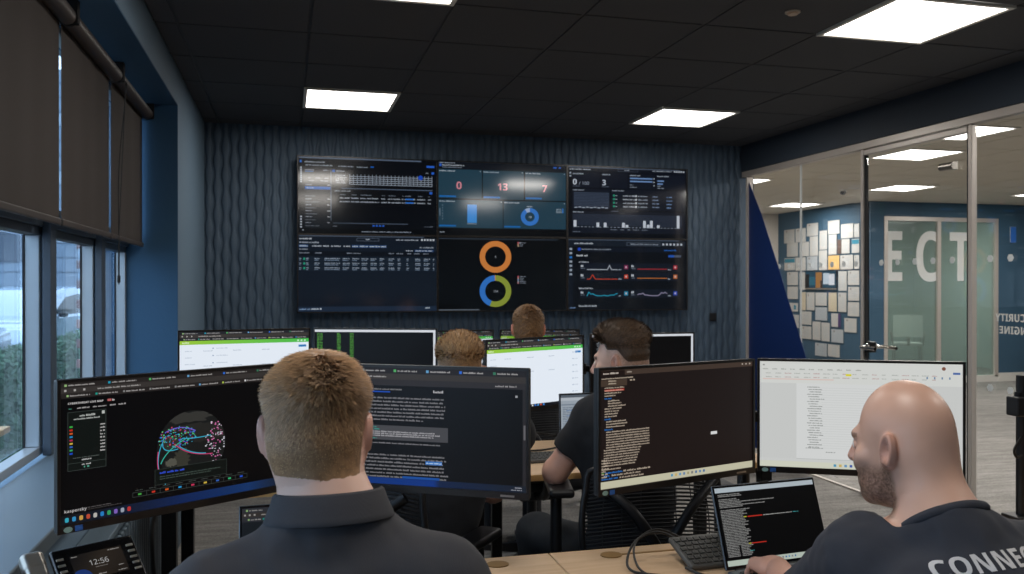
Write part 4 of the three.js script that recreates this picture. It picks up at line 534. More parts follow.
function surface(f, lo, hi, cell, colorAt) { // naive surface nets with the field sampled only near the surface
  const n = [0, 1, 2].map((i) => Math.max(4, Math.ceil((hi[i] - lo[i]) / cell) + 1)), [nx, ny, nz] = n, F = new Float32Array(nx * ny * nz).fill(1), id = (i, j, k) => (k * ny + j) * nx + i, B = 4;
  for (let k = 0; k < nz; k += B) for (let j = 0; j < ny; j += B) for (let i = 0; i < nx; i += B) {
    const d = f(lo[0] + (i + B / 2) * cell, lo[1] + (j + B / 2) * cell, lo[2] + (k + B / 2) * cell), far = abs(d) > cell * B * 1.6;
    for (let c = k; c < min(nz, k + B); c++) for (let b = j; b < min(ny, j + B); b++) for (let a = i; a < min(nx, i + B); a++) F[id(a, b, c)] = far ? d : f(lo[0] + a * cell, lo[1] + b * cell, lo[2] + c * cell);
  }
  const vid = new Int32Array(nx * ny * nz).fill(-1), P = [], I = [];
  for (let k = 0; k < nz - 1; k++) for (let j = 0; j < ny - 1; j++) for (let i = 0; i < nx - 1; i++) {
    let m = 0, sx = 0, sy = 0, sz = 0, c = 0; const v = []; for (let q = 0; q < 8; q++) { const w = F[id(i + (q & 1), j + (q >> 1 & 1), k + (q >> 2))]; v.push(w); if (w < 0) m |= 1 << q; }
    if (m === 0 || m === 255) continue;
    for (let q = 0; q < 8; q++) for (let e = 0; e < 3; e++) { const q2 = q | (1 << e); if (q2 === q) continue; if ((v[q] < 0) !== (v[q2] < 0)) { const t = v[q] / (v[q] - v[q2]); sx += (q & 1) + (e === 0 ? t : 0); sy += (q >> 1 & 1) + (e === 1 ? t : 0); sz += (q >> 2) + (e === 2 ? t : 0); c++; } }
    vid[id(i, j, k)] = P.length / 3; P.push(lo[0] + (i + sx / c) * cell, lo[1] + (j + sy / c) * cell, lo[2] + (k + sz / c) * cell);
  }
  for (let k = 1; k < nz - 1; k++) for (let j = 1; j < ny - 1; j++) for (let i = 1; i < nx - 1; i++) {
    const a = F[id(i, j, k)] < 0;
    const quad = (p, q, r, s, flip) => { if (p < 0 || q < 0 || r < 0 || s < 0) return; if (flip) I.push(p, q, r, p, r, s); else I.push(p, r, q, p, s, r); };
    if (a !== F[id(i + 1, j, k)] < 0) quad(vid[id(i, j - 1, k - 1)], vid[id(i, j, k - 1)], vid[id(i, j, k)], vid[id(i, j - 1, k)], a);
    if (a !== F[id(i, j + 1, k)] < 0) quad(vid[id(i - 1, j, k - 1)], vid[id(i - 1, j, k)], vid[id(i, j, k)], vid[id(i, j, k - 1)], a);
    if (a !== F[id(i, j, k + 1)] < 0) quad(vid[id(i - 1, j - 1, k)], vid[id(i, j - 1, k)], vid[id(i, j, k)], vid[id(i - 1, j, k)], a);
  }
  const N = new Float32Array(P.length), C = colorAt ? new Float32Array(P.length) : null, UV = new Float32Array(P.length / 3 * 2), e = cell * 0.5;
  for (let q = 0; q < P.length; q += 3) { const x = P[q], y = P[q + 1], z = P[q + 2]; let gx = f(x + e, y, z) - f(x - e, y, z), gy = f(x, y + e, z) - f(x, y - e, z), gz = f(x, y, z + e) - f(x, y, z - e); const l = sqrt(gx * gx + gy * gy + gz * gz) || 1; N[q] = gx / l; N[q + 1] = gy / l; N[q + 2] = gz / l; UV[q / 3 * 2] = x + z * 0.7; UV[q / 3 * 2 + 1] = y + z * 0.3; if (C) { const k = colorAt(x, y, z); C[q] = k.r; C[q + 1] = k.g; C[q + 2] = k.b; } }
  const g = new THREE.BufferGeometry(); g.setAttribute('position', new THREE.Float32BufferAttribute(P, 3)); g.setAttribute('normal', new THREE.BufferAttribute(N, 3)); g.setAttribute('uv', new THREE.BufferAttribute(UV, 2)); if (C) g.setAttribute('color', new THREE.BufferAttribute(C, 3)); g.setIndex(I); return g;
}
// head: face looks along -z, y up, origin near the ear canals
const earField = (s) => { // outer rim, hollow, lobe; the ear leans back and stands off a little
  const lean = 0.25, flare = 0.42 * s, cy = cos(flare), sy = sin(flare), cx = cos(lean), sx = sin(lean);
  return (x, y, z) => { let px = x - s * 0.0755, py = y + 0.012, pz = z - 0.012; let q = px * cy - pz * sy, w = px * sy + pz * cy; px = q * s; pz = w; q = py * cx + pz * sx; w = -py * sx + pz * cx; py = q; pz = w; // px outwards
    const plate = ell([0, 0, 0], [0.0085, 0.032, 0.0185])(px, py, pz), a = py / 0.027, b = pz / 0.0145, ringD = (sqrt(a * a + b * b) - 1) * 0.018, rim = sqrt(ringD * ringD + (px - 0.006) * (px - 0.006)) - 0.0042, hollow = ell([0.012, -0.001, -0.002], [0.0115, 0.019, 0.0095])(px, py, pz), lobe = sqrt(px * px + (py + 0.028) * (py + 0.028) + (pz + 0.004) * (pz + 0.004)) - 0.0085;
    return smin(smin(smax(plate, -hollow, 0.004), py > -0.026 ? rim : 1, 0.004), lobe, 0.006); };
};
const earL = earField(-1), earR = earField(1);
const skull = blend([[ell([0, 0.018, 0.006], [0.0725, 0.092, 0.086]), 0], [ell([0, -0.024, 0.028], [0.060, 0.060, 0.050]), 0.03], [ell([0, -0.045, -0.040], [0.056, 0.080, 0.046]), 0.03], [ell([0, -0.086, -0.040], [0.051, 0.036, 0.050]), 0.03], [ell([0, -0.110, -0.078], [0.020, 0.016, 0.016]), 0.025],
  [cone([-0.034, 0.010, -0.078], [0.034, 0.010, -0.078], 0.009, 0.009), 0.02], [cone([-0.05, -0.03, -0.06], [-0.03, -0.045, -0.078], 0.014, 0.012), 0.02], [cone([0.05, -0.03, -0.06], [0.03, -0.045, -0.078], 0.014, 0.012), 0.02]]);
const nose = blend([[cone([0, 0.0, -0.092], [0, -0.038, -0.113], 0.008, 0.0105), 0], [cone([-0.012, -0.044, -0.098], [0.012, -0.044, -0.098], 0.0075, 0.0075), 0.01]]);
const mouth = blend([[cone([-0.02, -0.0735, -0.088], [0.02, -0.0735, -0.088], 0.005, 0.005), 0], [cone([-0.018, -0.084, -0.087], [0.018, -0.084, -0.087], 0.0058, 0.0058), 0.004], [cone([0, -0.0735, -0.0935], [0, -0.0737, -0.0935], 0.005, 0.005), 0.006]]);
const sockL = ell([-0.033, -0.009, -0.100], [0.018, 0.010, 0.014]), sockR = ell([0.033, -0.009, -0.100], [0.018, 0.010, 0.014]);
const eyeL = ell([-0.032, -0.010, -0.076], [0.0125, 0.0125, 0.0125]), eyeR = ell([0.032, -0.010, -0.076], [0.0125, 0.0125, 0.0125]);
function headField(x, y, z) { let d = skull(x, y, z); if (d > 0.06) { return min(d, 0.2); } d = smax(d, -min(sockL(x, y, z), sockR(x, y, z)), 0.012); d = smin(d, nose(x, y, z), 0.012); d = smin(d, mouth(x, y, z), 0.008); d = min(d, min(eyeL(x, y, z), eyeR(x, y, z))); if (abs(x) > 0.05) d = smin(d, x < 0 ? earL(x, y, z) : earR(x, y, z), 0.008); return d; }

function hand(wrist, dir, palmN, curl, spread, right) { // field of palm, four fingers and a thumb
  const f = V3(dir).normalize(), n = V3(palmN).addScaledVector(f, -V3(palmN).dot(f)).normalize(), s = new THREE.Vector3().crossVectors(f, n).multiplyScalar(right ? 1 : -1).normalize(); // s points to the thumb side
  const P = (a, b, c) => [wrist[0] + f.x * a + s.x * b + n.x * c, wrist[1] + f.y * a + s.y * b + n.y * c, wrist[2] + f.z * a + s.z * b + n.z * c], L = [];
  L.push([cone(P(-0.02, 0, 0), P(0.03, 0, 0), 0.026, 0.026), 0], [cone(P(0.03, 0.018, 0), P(0.085, 0.026, 0), 0.017, 0.0125), 0.02], [cone(P(0.03, 0, 0), P(0.09, 0.006, -0.002), 0.018, 0.0125), 0.02], [cone(P(0.03, -0.016, 0), P(0.085, -0.028, 0), 0.017, 0.012), 0.02], [cone(P(0.02, -0.02, 0), P(0.075, -0.03, 0), 0.015, 0.011), 0.02]);
  const F = [[0.088, 0.028, 0.042, 0.026, 0.02, 0.0092], [0.093, 0.0085, 0.047, 0.029, 0.021, 0.0095], [0.088, -0.0115, 0.043, 0.027, 0.021, 0.0089], [0.08, -0.030, 0.034, 0.021, 0.019, 0.008]];
  F.forEach(([a, b, l1, l2, l3, r], i) => { let ang = curl[0] + i * 0.05, p = [a, b, 0], sp = spread * (1.5 - i); for (const [k, l] of [l1, l2, l3].entries()) { const q = [p[0] + l * cos(ang) * cos(sp), p[1] + l * cos(ang) * sin(sp), p[2] + l * sin(ang)]; L.push([cone(P(...p), P(...q), r * (1 - k * 0.07), r * (0.93 - k * 0.07)), k ? 0.004 : 0.01]); p = q; ang += curl[1]; } });
  const t0 = [0.025, 0.028, 0.008], t1 = [0.058, 0.05, 0.022], t2 = [0.085, 0.056, 0.03], t3 = [0.108, 0.052, 0.034];
  L.push([cone(P(...t0), P(...t1), 0.016, 0.0125), 0.012], [cone(P(...t1), P(...t2), 0.0118, 0.0105), 0.006], [cone(P(...t2), P(...t3), 0.0103, 0.0088), 0.004]);
  return blend(L);
}
const lin = (s) => new THREE.Color(s);
function person(o) {
  const [bx, bD] = [o.hip[0], o.hip[2]], Lc = (p) => [p[0] - bx, p[1], -(p[2] - bD)];   // room -> local to the figure's base
  const t = thing('person', o.label, 'person', bx, 0, bD), J = {}; for (const k of ['hip', 'neck', 'head', 'shL', 'shR', 'elL', 'elR', 'wrL', 'wrR', 'kneeL', 'kneeR', 'ankL', 'ankR']) J[k] = Lc(o[k]);
  const hipV = V3(J.hip), neckV = V3(J.neck), up = neckV.clone().sub(hipV).normalize(), right = o.torsoYaw !== undefined ? new THREE.Vector3(cos(o.torsoYaw), 0, -sin(o.torsoYaw)) : V3(J.shR).sub(V3(J.shL)).normalize(), fwd = new THREE.Vector3().crossVectors(up, right).normalize(); right.crossVectors(fwd, up).negate(); if (right.dot(V3(J.shR).sub(V3(J.shL))) < 0) right.negate();
  const Bt = [right, up, fwd], along = (q, off = 0) => { const v = hipV.clone().lerp(neckV, q).addScaledVector(fwd, off); return [v.x, v.y, v.z]; }, wS = V3(J.shR).distanceTo(V3(J.shL)) / 2, g = o.girth ?? 1;
  const backSide = fwd.z < 0 ? 1 : -1; // fwd points where the chest faces
  const mid = V3(J.shL).lerp(V3(J.shR), 0.5);
  const torso = [[ell(along(0.0), [0.168 * g, 0.13, 0.125 * g], Bt), 0], [ell(along(0.36), [0.150 * g, 0.20, 0.104 * g], Bt), 0.06], [ell(along(0.68), [0.158 * g, 0.18, 0.104 * g], Bt), 0.06], [cone(J.shL, J.shR, 0.048, 0.048), 0.05], [cone(along(0.985), J.shL, 0.052, 0.046), 0.035], [cone(along(0.985), J.shR, 0.052, 0.046), 0.035]];
  // head frame
  const hm = new THREE.Matrix4().makeRotationFromEuler(new THREE.Euler(-(o.pitch || 0), o.yaw || 0, o.roll || 0, 'YXZ')), e = hm.elements, hc = J.head, hs = o.headScale ?? 1;
  const toH = (x, y, z) => { const a = (x - hc[0]) / hs, b = (y - hc[1]) / hs, c = (z - hc[2]) / hs; return [a * e[0] + b * e[1] + c * e[2], a * e[4] + b * e[5] + c * e[6], a * e[8] + b * e[9] + c * e[10]]; };
  const fromH = (p) => { const v = V3(p).multiplyScalar(hs).applyMatrix4(hm); return [v.x + hc[0], v.y + hc[1], v.z + hc[2]]; };
  const neckTop = fromH([0, -0.045, 0.022]), neckIn = along(1.02), neckR = o.neckR ?? 0.058, neck = cone(neckTop, [neckIn[0], neckIn[1], neckIn[2]], neckR * 0.96, neckR * 1.05);
  const armL = [cone(J.shL, J.elL, 0.044, 0.042), cone(J.elL, J.wrL, 0.043, 0.028)], armR = [cone(J.shR, J.elR, 0.044, 0.042), cone(J.elR, J.wrR, 0.043, 0.028)];
  const legs = [['kneeL', 'ankL', -1], ['kneeR', 'ankR', 1]].map(([k, a, s]) => { const h = [J.hip[0] + right.x * 0.09 * s, J.hip[1] - 0.02, J.hip[2] + right.z * 0.09 * s]; return [cone(h, J[k], 0.088, 0.062), cone(J[k], J[a], 0.06, 0.042)]; });
  const fine = o.fine ?? 0.003, coarse = o.coarse ?? 0.011, pts = Object.values(J), lo = [0, 1, 2].map((i) => min(...pts.map((p) => p[i])) - 0.22), hi = [0, 1, 2].map((i) => max(...pts.map((p) => p[i])) + 0.22); lo[1] = 0.0;
  // skin
  const skin = lin(o.skin || '#c99a80'), pink = lin(o.pink || '#c98470'), lip = lin('#b0706a'), brow = lin(o.brow || '#6a4c34'), beard = o.beard ? lin(o.beard) : null, white = lin('#e8e4e0'), iris = lin('#3a4a58'), tmp = new THREE.Color();
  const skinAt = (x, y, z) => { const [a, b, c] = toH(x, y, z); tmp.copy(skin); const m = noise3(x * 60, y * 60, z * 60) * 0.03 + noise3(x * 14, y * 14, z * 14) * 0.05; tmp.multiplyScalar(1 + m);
    if (abs(a) > 0.074 && abs(b + 0.012) < 0.05) tmp.lerp(pink, 0.55); if (c < -0.08 && abs(b + 0.079) < 0.011 && abs(a) < 0.024) tmp.lerp(lip, 0.6); if (c < -0.1 && b < -0.02) tmp.lerp(pink, 0.4);
    if (c < -0.07 && abs(b - 0.012 + abs(abs(a) - 0.03) * 0.2) < 0.005 && abs(a) > 0.012 && abs(a) < 0.05) tmp.lerp(brow, 0.75); const ex = abs(a) - 0.032, r2 = ex * ex + (b + 0.009) * (b + 0.009); if (c < -0.082 && r2 < 0.00012) { tmp.copy(white); if (r2 < 0.000028) tmp.copy(iris); }
    if (beard) { const reach = c < 0.0 + 0.35 * (b + 0.05) * -1 ? 1 : 0, k = sstep(-0.035, -0.062, b - max(0, (c + 0.02)) * 0.6) * sstep(0.016, 0.0, c) * (c < -0.075 && b > -0.066 && abs(a) < 0.02 ? 0 : 1) * (b < -0.135 ? 0 : 1), side = sstep(0.012, -0.004, abs(c + 0.004)) * (abs(a) > 0.055 ? 1 : 0) * sstep(0.0, -0.03, b); const q = max(k, side * 0.7) * (0.72 + 0.35 * noise3(x * 420, y * 420, z * 420)); if (!(c < -0.08 && abs(b + 0.079) < 0.011 && abs(a) < 0.022)) tmp.lerp(beard, cl(q) * 0.95); }
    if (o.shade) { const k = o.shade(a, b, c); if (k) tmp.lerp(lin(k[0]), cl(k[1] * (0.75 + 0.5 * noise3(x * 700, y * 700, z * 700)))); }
    return tmp; };
  const headF = (x, y, z) => { const [a, b, c] = toH(x, y, z); let d = headField(a, b, c) * hs; if (b < 0.03) d = smin(d, neck(x, y, z), 0.03); return d; };
  const bodyF = blend([...torso.map(([f, k]) => [(x, y, z) => f(x, y, z) + 0.006, k]), [neck, 0.05], [armL[0], 0.06], [armR[0], 0.06], [armL[1], 0.02], [armR[1], 0.02], ...legs.flatMap(([a, b]) => [[(x, y, z) => a(x, y, z) + 0.008, 0.05], [(x, y, z) => b(x, y, z) + 0.008, 0.03]])]);
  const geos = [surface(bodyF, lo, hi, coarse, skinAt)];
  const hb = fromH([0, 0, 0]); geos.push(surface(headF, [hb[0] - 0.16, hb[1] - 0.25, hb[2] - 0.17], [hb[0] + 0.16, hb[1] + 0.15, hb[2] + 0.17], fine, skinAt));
  for (const [w, el, R] of [['wrL', 'elL', false], ['wrR', 'elR', true]]) { const d = o[w + 'Dir'] ? V3(o[w + 'Dir']) : V3(J[w]).sub(V3(J[el])).setY(-0.02); const hf = hand(J[w], [d.x, d.y, d.z], [0, -1, 0], o.curl || [0.35, 0.45], 0.05, R); const q = J[w]; geos.push(surface(hf, [q[0] - 0.2, q[1] - 0.14, q[2] - 0.2], [q[0] + 0.2, q[1] + 0.12, q[2] + 0.2], o.handCell ?? 0.004, skinAt)); }
  part(t, 'body', mergeGeometries(geos.map((q) => q.toNonIndexed())), M.skin);
  // shirt
  const cut = (el, sh, fr) => { const a = J[sh], b = J[el], d = V3(b).sub(V3(a)), l = d.length(); d.normalize(); return (x, y, z) => (x - a[0]) * d.x + (y - a[1]) * d.y + (z - a[2]) * d.z - l * fr; };
  const fr = o.sleeve ?? 0.78, cL = cut('elL', 'shL', fr), cR = cut('elR', 'shR', fr), slL = cone(J.shL, J.elL, 0.060, 0.057), slR = cone(J.shR, J.elR, 0.060, 0.057), torsoF = blend(torso.map(([f, k]) => [f, k]));
  const folds = (x, y, z) => { const q = 0.0042 * noise3(x * 9 + y * 5, y * 7 - x * 3, z * 8) + 0.0032 * noise3(x * 16 - y * 10, y * 18 + x * 6, z * 16 + 4) + 0.0016 * noise3(x * 38, y * 30 + x * 18, z * 38); return q * (o.folds ?? 1); };
  const hemY = J.hip[1] - 0.06;
  const shirtF = (x, y, z) => { let d = torsoF(x, y, z) - 0.007; d = smin(d, neck(x, y, z) - (o.collar ? 0.002 : 0.009), o.collar ? 0.045 : 0.03); d = smin(d, smax(slL(x, y, z), cL(x, y, z), 0.006), 0.045); d = smin(d, smax(slR(x, y, z), cR(x, y, z), 0.006), 0.045); d -= folds(x, y, z); d = smax(d, hemY - y, 0.01);  const ax = x - neckIn[0], ay = y - neckIn[1], az = z - neckIn[2]; return smax(d, ax * (up.x + 0.22 * fwd.x) + ay * (up.y + 0.22 * fwd.y) + az * (up.z + 0.22 * fwd.z) - (o.neckline ?? 0.02) - max(0, neck(x, y, z) - 0.022) * 4, 0.005); };
  const shirt = part(t, 'shirt', surface(shirtF, lo, [hi[0], neckIn[1] + 0.08, hi[2]], o.shirtCell ?? 0.007), o.shirtMat);
  if (o.collar) o.collar(shirt, { neckIn, neckTop, neckR, fwd, up, right, shirtF, J });
  else { // ribbed neckline
    const tl = (o.neckline ?? 0.02), c = V3(neckIn).lerp(V3(neckTop), tl / max(0.05, V3(neckTop).distanceTo(V3(neckIn)))), pts2 = []; for (let i = 0; i <= 40; i++) { const a = i / 40 * 2 * PI, v = c.clone(), dr = right.clone().multiplyScalar(cos(a)).addScaledVector(fwd, sin(a)).addScaledVector(up, -0.22 * sin(a)); for (let q = 0; q < 60 && neck(v.x, v.y, v.z) < 0.0065; q++) v.addScaledVector(dr, 0.002); pts2.push([v.x, v.y, v.z]); } part(shirt, 'neckline', tube(pts2, 0.0095, 60, 8), o.shirtMat);
  }
  // trousers and shoes
  const trF = blend([[ell([J.hip[0], J.hip[1] - 0.02, J.hip[2]], [0.18, 0.12, 0.14], Bt), 0], ...legs.flatMap(([a, b]) => [[(x, y, z) => a(x, y, z) - 0.008, 0.06], [(x, y, z) => b(x, y, z) - 0.01, 0.03]])]);
  part(t, 'trousers', surface((x, y, z) => smax(max(trF(x, y, z) - 0.8 * folds(x, y, z), 0.085 - y), y - J.hip[1] - 0.06, 0.01), lo, [hi[0], J.hip[1] + 0.1, hi[2]], 0.012), o.trousersMat || M.trousers);
  for (const a of ['ankL', 'ankR']) { const q = J[a], sf = blend([[cone([q[0], 0.045, q[2] + 0.04], [q[0], 0.038, q[2] - 0.14], 0.043, 0.036), 0], [cone([q[0], 0.11, q[2] + 0.01], [q[0], 0.05, q[2]], 0.045, 0.045), 0.04]]); part(t, 'shoe', surface((x, y, z) => smax(sf(x, y, z), 0.002 - y, 0.006), [q[0] - 0.1, -0.01, q[2] - 0.24], [q[0] + 0.1, 0.2, q[2] + 0.16], 0.009), M.shoe); }
  // hair
  if (o.hair) {
    const T = o.hair.thick, hairF = (x, y, z) => { const [a, b, c] = toH(x, y, z); let sk = skull(a, b, c); if (b < 0.03) sk = smin(sk, neck(x, y, z) / hs, 0.03); return (sk - T(a, b, c) - (o.hair.lump ?? 0.0012) * sstep(0.002, 0.008, T(a, b, c)) * noise3(a * 110, b * 110, c * 110)) * hs; };
    const base = lin(o.hair.color), dark = lin(o.hair.dark || o.hair.color), light = lin(o.hair.light || o.hair.color), hcAt = (x, y, z) => { const [a, b, c] = toH(x, y, z); tmp.copy(base).lerp(dark, 0.35); return tmp.multiplyScalar(0.8 + 0.25 * noise3(a * 150, b * 150, c * 150)); };
    const hg = surface(hairF, [hb[0] - 0.15, hb[1] - 0.14, hb[2] - 0.16], [hb[0] + 0.15, hb[1] + 0.18, hb[2] + 0.16], o.hair.cell ?? 0.003, hcAt), hair = part(t, 'hair', hg, M.hair);
    // strands grown from the cap where it stands clear of the skin
    const r = rng(o.hair.seed || 5), p = hg.attributes.position, nn = hg.attributes.normal, ix = hg.index.array, SP = [], SN = [], SC = [], SI = []; let made = 0, tries = 0; const nT = ix.length / 3;
    const v = new THREE.Vector3(), n = new THREE.Vector3(), d = new THREE.Vector3(), sd = new THREE.Vector3();
    while (made < o.hair.count && tries++ < o.hair.count * 6) {
      const q = Math.floor(r() * nT) * 3, i0 = ix[q], i1 = ix[q + 1], i2 = ix[q + 2]; let u1 = r(), u2 = r(); if (u1 + u2 > 1) { u1 = 1 - u1; u2 = 1 - u2; } const u0 = 1 - u1 - u2;
      v.set(p.getX(i0) * u0 + p.getX(i1) * u1 + p.getX(i2) * u2, p.getY(i0) * u0 + p.getY(i1) * u1 + p.getY(i2) * u2, p.getZ(i0) * u0 + p.getZ(i1) * u1 + p.getZ(i2) * u2); n.set(nn.getX(i0), nn.getY(i0), nn.getZ(i0));
      const [a, b, c] = toH(v.x, v.y, v.z), th = T(a, b, c); if (th < 0.0006 || r() > cl(th / 0.004)) continue;
      const fl = o.hair.flow(a, b, c, r), nl = toH(n.x + hc[0], n.y + hc[1], n.z + hc[2]).map((k) => k * hs); d.set(nl[0] * fl[3] + fl[0], nl[1] * fl[3] + fl[1], nl[2] * fl[3] + fl[2]); d.x += (r() - 0.5) * fl[4]; d.y += (r() - 0.5) * fl[4]; d.z += (r() - 0.5) * fl[4]; d.normalize().applyMatrix4(hm);
      const L = o.hair.len(a, b, c) * (0.6 + 0.7 * r()), w = (o.hair.width || 0.0009) * (0.7 + 0.6 * r()); sd.crossVectors(d, n).normalize().multiplyScalar(w); const k0 = SP.length / 3; v.addScaledVector(n, -0.0015);
      tmp.copy(base).lerp(light, r() * 0.8).lerp(dark, r() * 0.6).multiplyScalar(0.75 + 0.5 * r());
      const bend = (t2) => { const x = v.clone().addScaledVector(d, L * t2); x.addScaledVector(n, -L * 0.25 * t2 * t2); return x; };
      for (const [t2, ww] of [[0, 1], [0.55, 0.85], [1, 0.15]]) { const x = bend(t2); SP.push(x.x - sd.x * ww, x.y - sd.y * ww, x.z - sd.z * ww, x.x + sd.x * ww, x.y + sd.y * ww, x.z + sd.z * ww); for (let z = 0; z < 2; z++) { SN.push(n.x, n.y, n.z); SC.push(tmp.r, tmp.g, tmp.b); } }
      SI.push(k0, k0 + 1, k0 + 3, k0, k0 + 3, k0 + 2, k0 + 2, k0 + 3, k0 + 5, k0 + 2, k0 + 5, k0 + 4); made++;
    }
    const sg = new THREE.BufferGeometry(); sg.setAttribute('position', new THREE.Float32BufferAttribute(SP, 3)); sg.setAttribute('normal', new THREE.Float32BufferAttribute(SN, 3)); sg.setAttribute('color', new THREE.Float32BufferAttribute(SC, 3)); sg.setIndex(SI); const st = part(hair, 'strands', sg, M.hair); st.userData.kind = 'stuff';
  }
  return { t, shirt, shirtF, J, fwd, right, up };
}
M.hair = new THREE.MeshPhysicalMaterial({ color: '#ffffff', vertexColors: true, roughness: 0.55, side: THREE.DoubleSide });
M.polo = mat('#333338', 0.9, { bumpMap: clothBump, bumpScale: 0.0006, sheen: 0.3, sheenRoughness: 0.6, sheenColor: '#58585e' });
M.tee = mat('#33353d', 0.9, { bumpMap: clothBump, bumpScale: 0.0005, sheen: 0.25, sheenRoughness: 0.6, sheenColor: '#555a66' });
M.teeBlack = mat('#202227', 0.9, { bumpMap: clothBump, bumpScale: 0.0005 });
M.trousers = mat('#15161b', 0.9); M.jeans = mat('#171d24', 0.9, { bumpMap: clothBump, bumpScale: 0.0006 }); M.shoe = mat('#141414', 0.6);
// hairline height by the angle round the head: 0 = forehead, PI = nape
const hairline = (a, c, f = 0.062, t = 0.045, s = -0.006, n = -0.085) => { const w = Math.atan2(abs(a), -c); return w < 0.9 ? f + (t - f) * sstep(0.4, 0.9, w) : w < 1.75 ? t + (s - t) * sstep(0.9, 1.35, w) : s + (n - s) * sstep(1.75, 2.3, w); };
const capThick = (side, top, f, t, s, n, soft = 0.03, y0 = 0.01, y1 = 0.075) => (a, b, c) => { const over = b - hairline(a, c, f, t, s, n); return over < 0 ? max(-0.01, over * 0.3) : sstep(0, soft, over) * (side + (top - side) * sstep(y0, y1, b)); };

function poloCollar(shirt, { neckIn, neckR, fwd, up, right }) { // folded collar, open towards the throat
  const P = [], I = [], NA = 64, prof = [[0.0, -0.012], [0.002, 0.010], [0.004, 0.018], [0.008, 0.021], [0.012, 0.018], [0.0165, 0.003], [0.0225, -0.012], [0.025, -0.0195], [0.022, -0.021], [0.013, -0.006]];
  for (let i = 0; i <= NA; i++) { const w = -PI / 2 + 0.25 + (2 * PI - 0.5) * i / NA, back = 0.5 + 0.5 * -sin(w) * -1, ca = cos(w + PI), sa = sin(w + PI); const front = cl(sa);   // sa > 0 towards the chest
    for (const [rr, hh] of prof) { const q = neckR * 1.0 + rr * (1 + 0.25 * front), v = V3(neckIn).addScaledVector(right, ca * q * 1.06).addScaledVector(fwd, sa * q).addScaledVector(up, 0.011 + hh * (1 - 0.25 * front) - 0.034 * front + 0.004 * (1 - front)); P.push(v.x, v.y, v.z); } }
  const n = prof.length; for (let i = 0; i < NA; i++) for (let k = 0; k < n; k++) { const a = i * n + k, b = i * n + (k + 1) % n, c = a + n, d = b + n; I.push(a, c, b, b, c, d); }
  const g = new THREE.BufferGeometry(); g.setAttribute('position', new THREE.Float32BufferAttribute(P, 3)); g.setIndex(I); g.computeVertexNormals(); const uv = new Float32Array(P.length / 3 * 2); for (let i = 0; i < uv.length / 2; i++) { uv[2 * i] = P[3 * i] + P[3 * i + 2]; uv[2 * i + 1] = P[3 * i + 1]; } g.setAttribute('uv', new THREE.BufferAttribute(uv, 2));
  part(shirt, 'collar', g, M.polo);
}
const whorl = (cx, cz, lift, rnd) => (a, b, c) => { const dx = a - cx, dz = c - cz, l = sqrt(dx * dx + dz * dz) + 1e-4, sw = 0.5 * exp(-l * 18), tp = sstep(0.0, 0.08, b); return [dx / l - dz / l * sw, -0.1 - 1.1 * (1 - tp), dz / l + dx / l * sw, lift * (0.3 + 0.7 * tp), rnd]; };
console.log('people');
person({ label: 'man with short reddish blond hair in a dark grey polo shirt seen from behind', hip: [0.07, 0.55, 1.19], neck: [0.06, 1.128, 1.27], head: [0.043, 1.262, 1.312], yaw: -0.12, pitch: 0.12, roll: 0.0, shL: [-0.098, 1.04, 1.24], shR: [0.218, 1.036, 1.24], elL: [-0.21, 0.81, 1.38], elR: [0.33, 0.81, 1.40], wrL: [-0.06, 0.775, 1.63], wrR: [0.19, 0.775, 1.65], kneeL: [-0.06, 0.53, 1.62], kneeR: [0.2, 0.53, 1.62], ankL: [-0.07, 0.09, 1.62], ankR: [0.21, 0.09, 1.62], girth: 1.06, neckR: 0.0625, neckline: 0.002, fine: 0.0028,
  skin: '#d8b09e', pink: '#d49684', shirtMat: M.polo, shirtCell: 0.006, folds: 1.3, collar: poloCollar, headScale: 0.91,
  hair: { thick: capThick(0.0042, 0.013, 0.066, 0.05, -0.012, -0.086, 0.06), color: '#b0865c', light: '#d4a878', dark: '#80604a', lump: 0.0016, count: 26000, len: (a, b) => 0.004 + 0.013 * sstep(-0.05, 0.07, b), width: 0.00075, flow: whorl(0.004, 0.045, 0.42, 0.5), seed: 3 } });
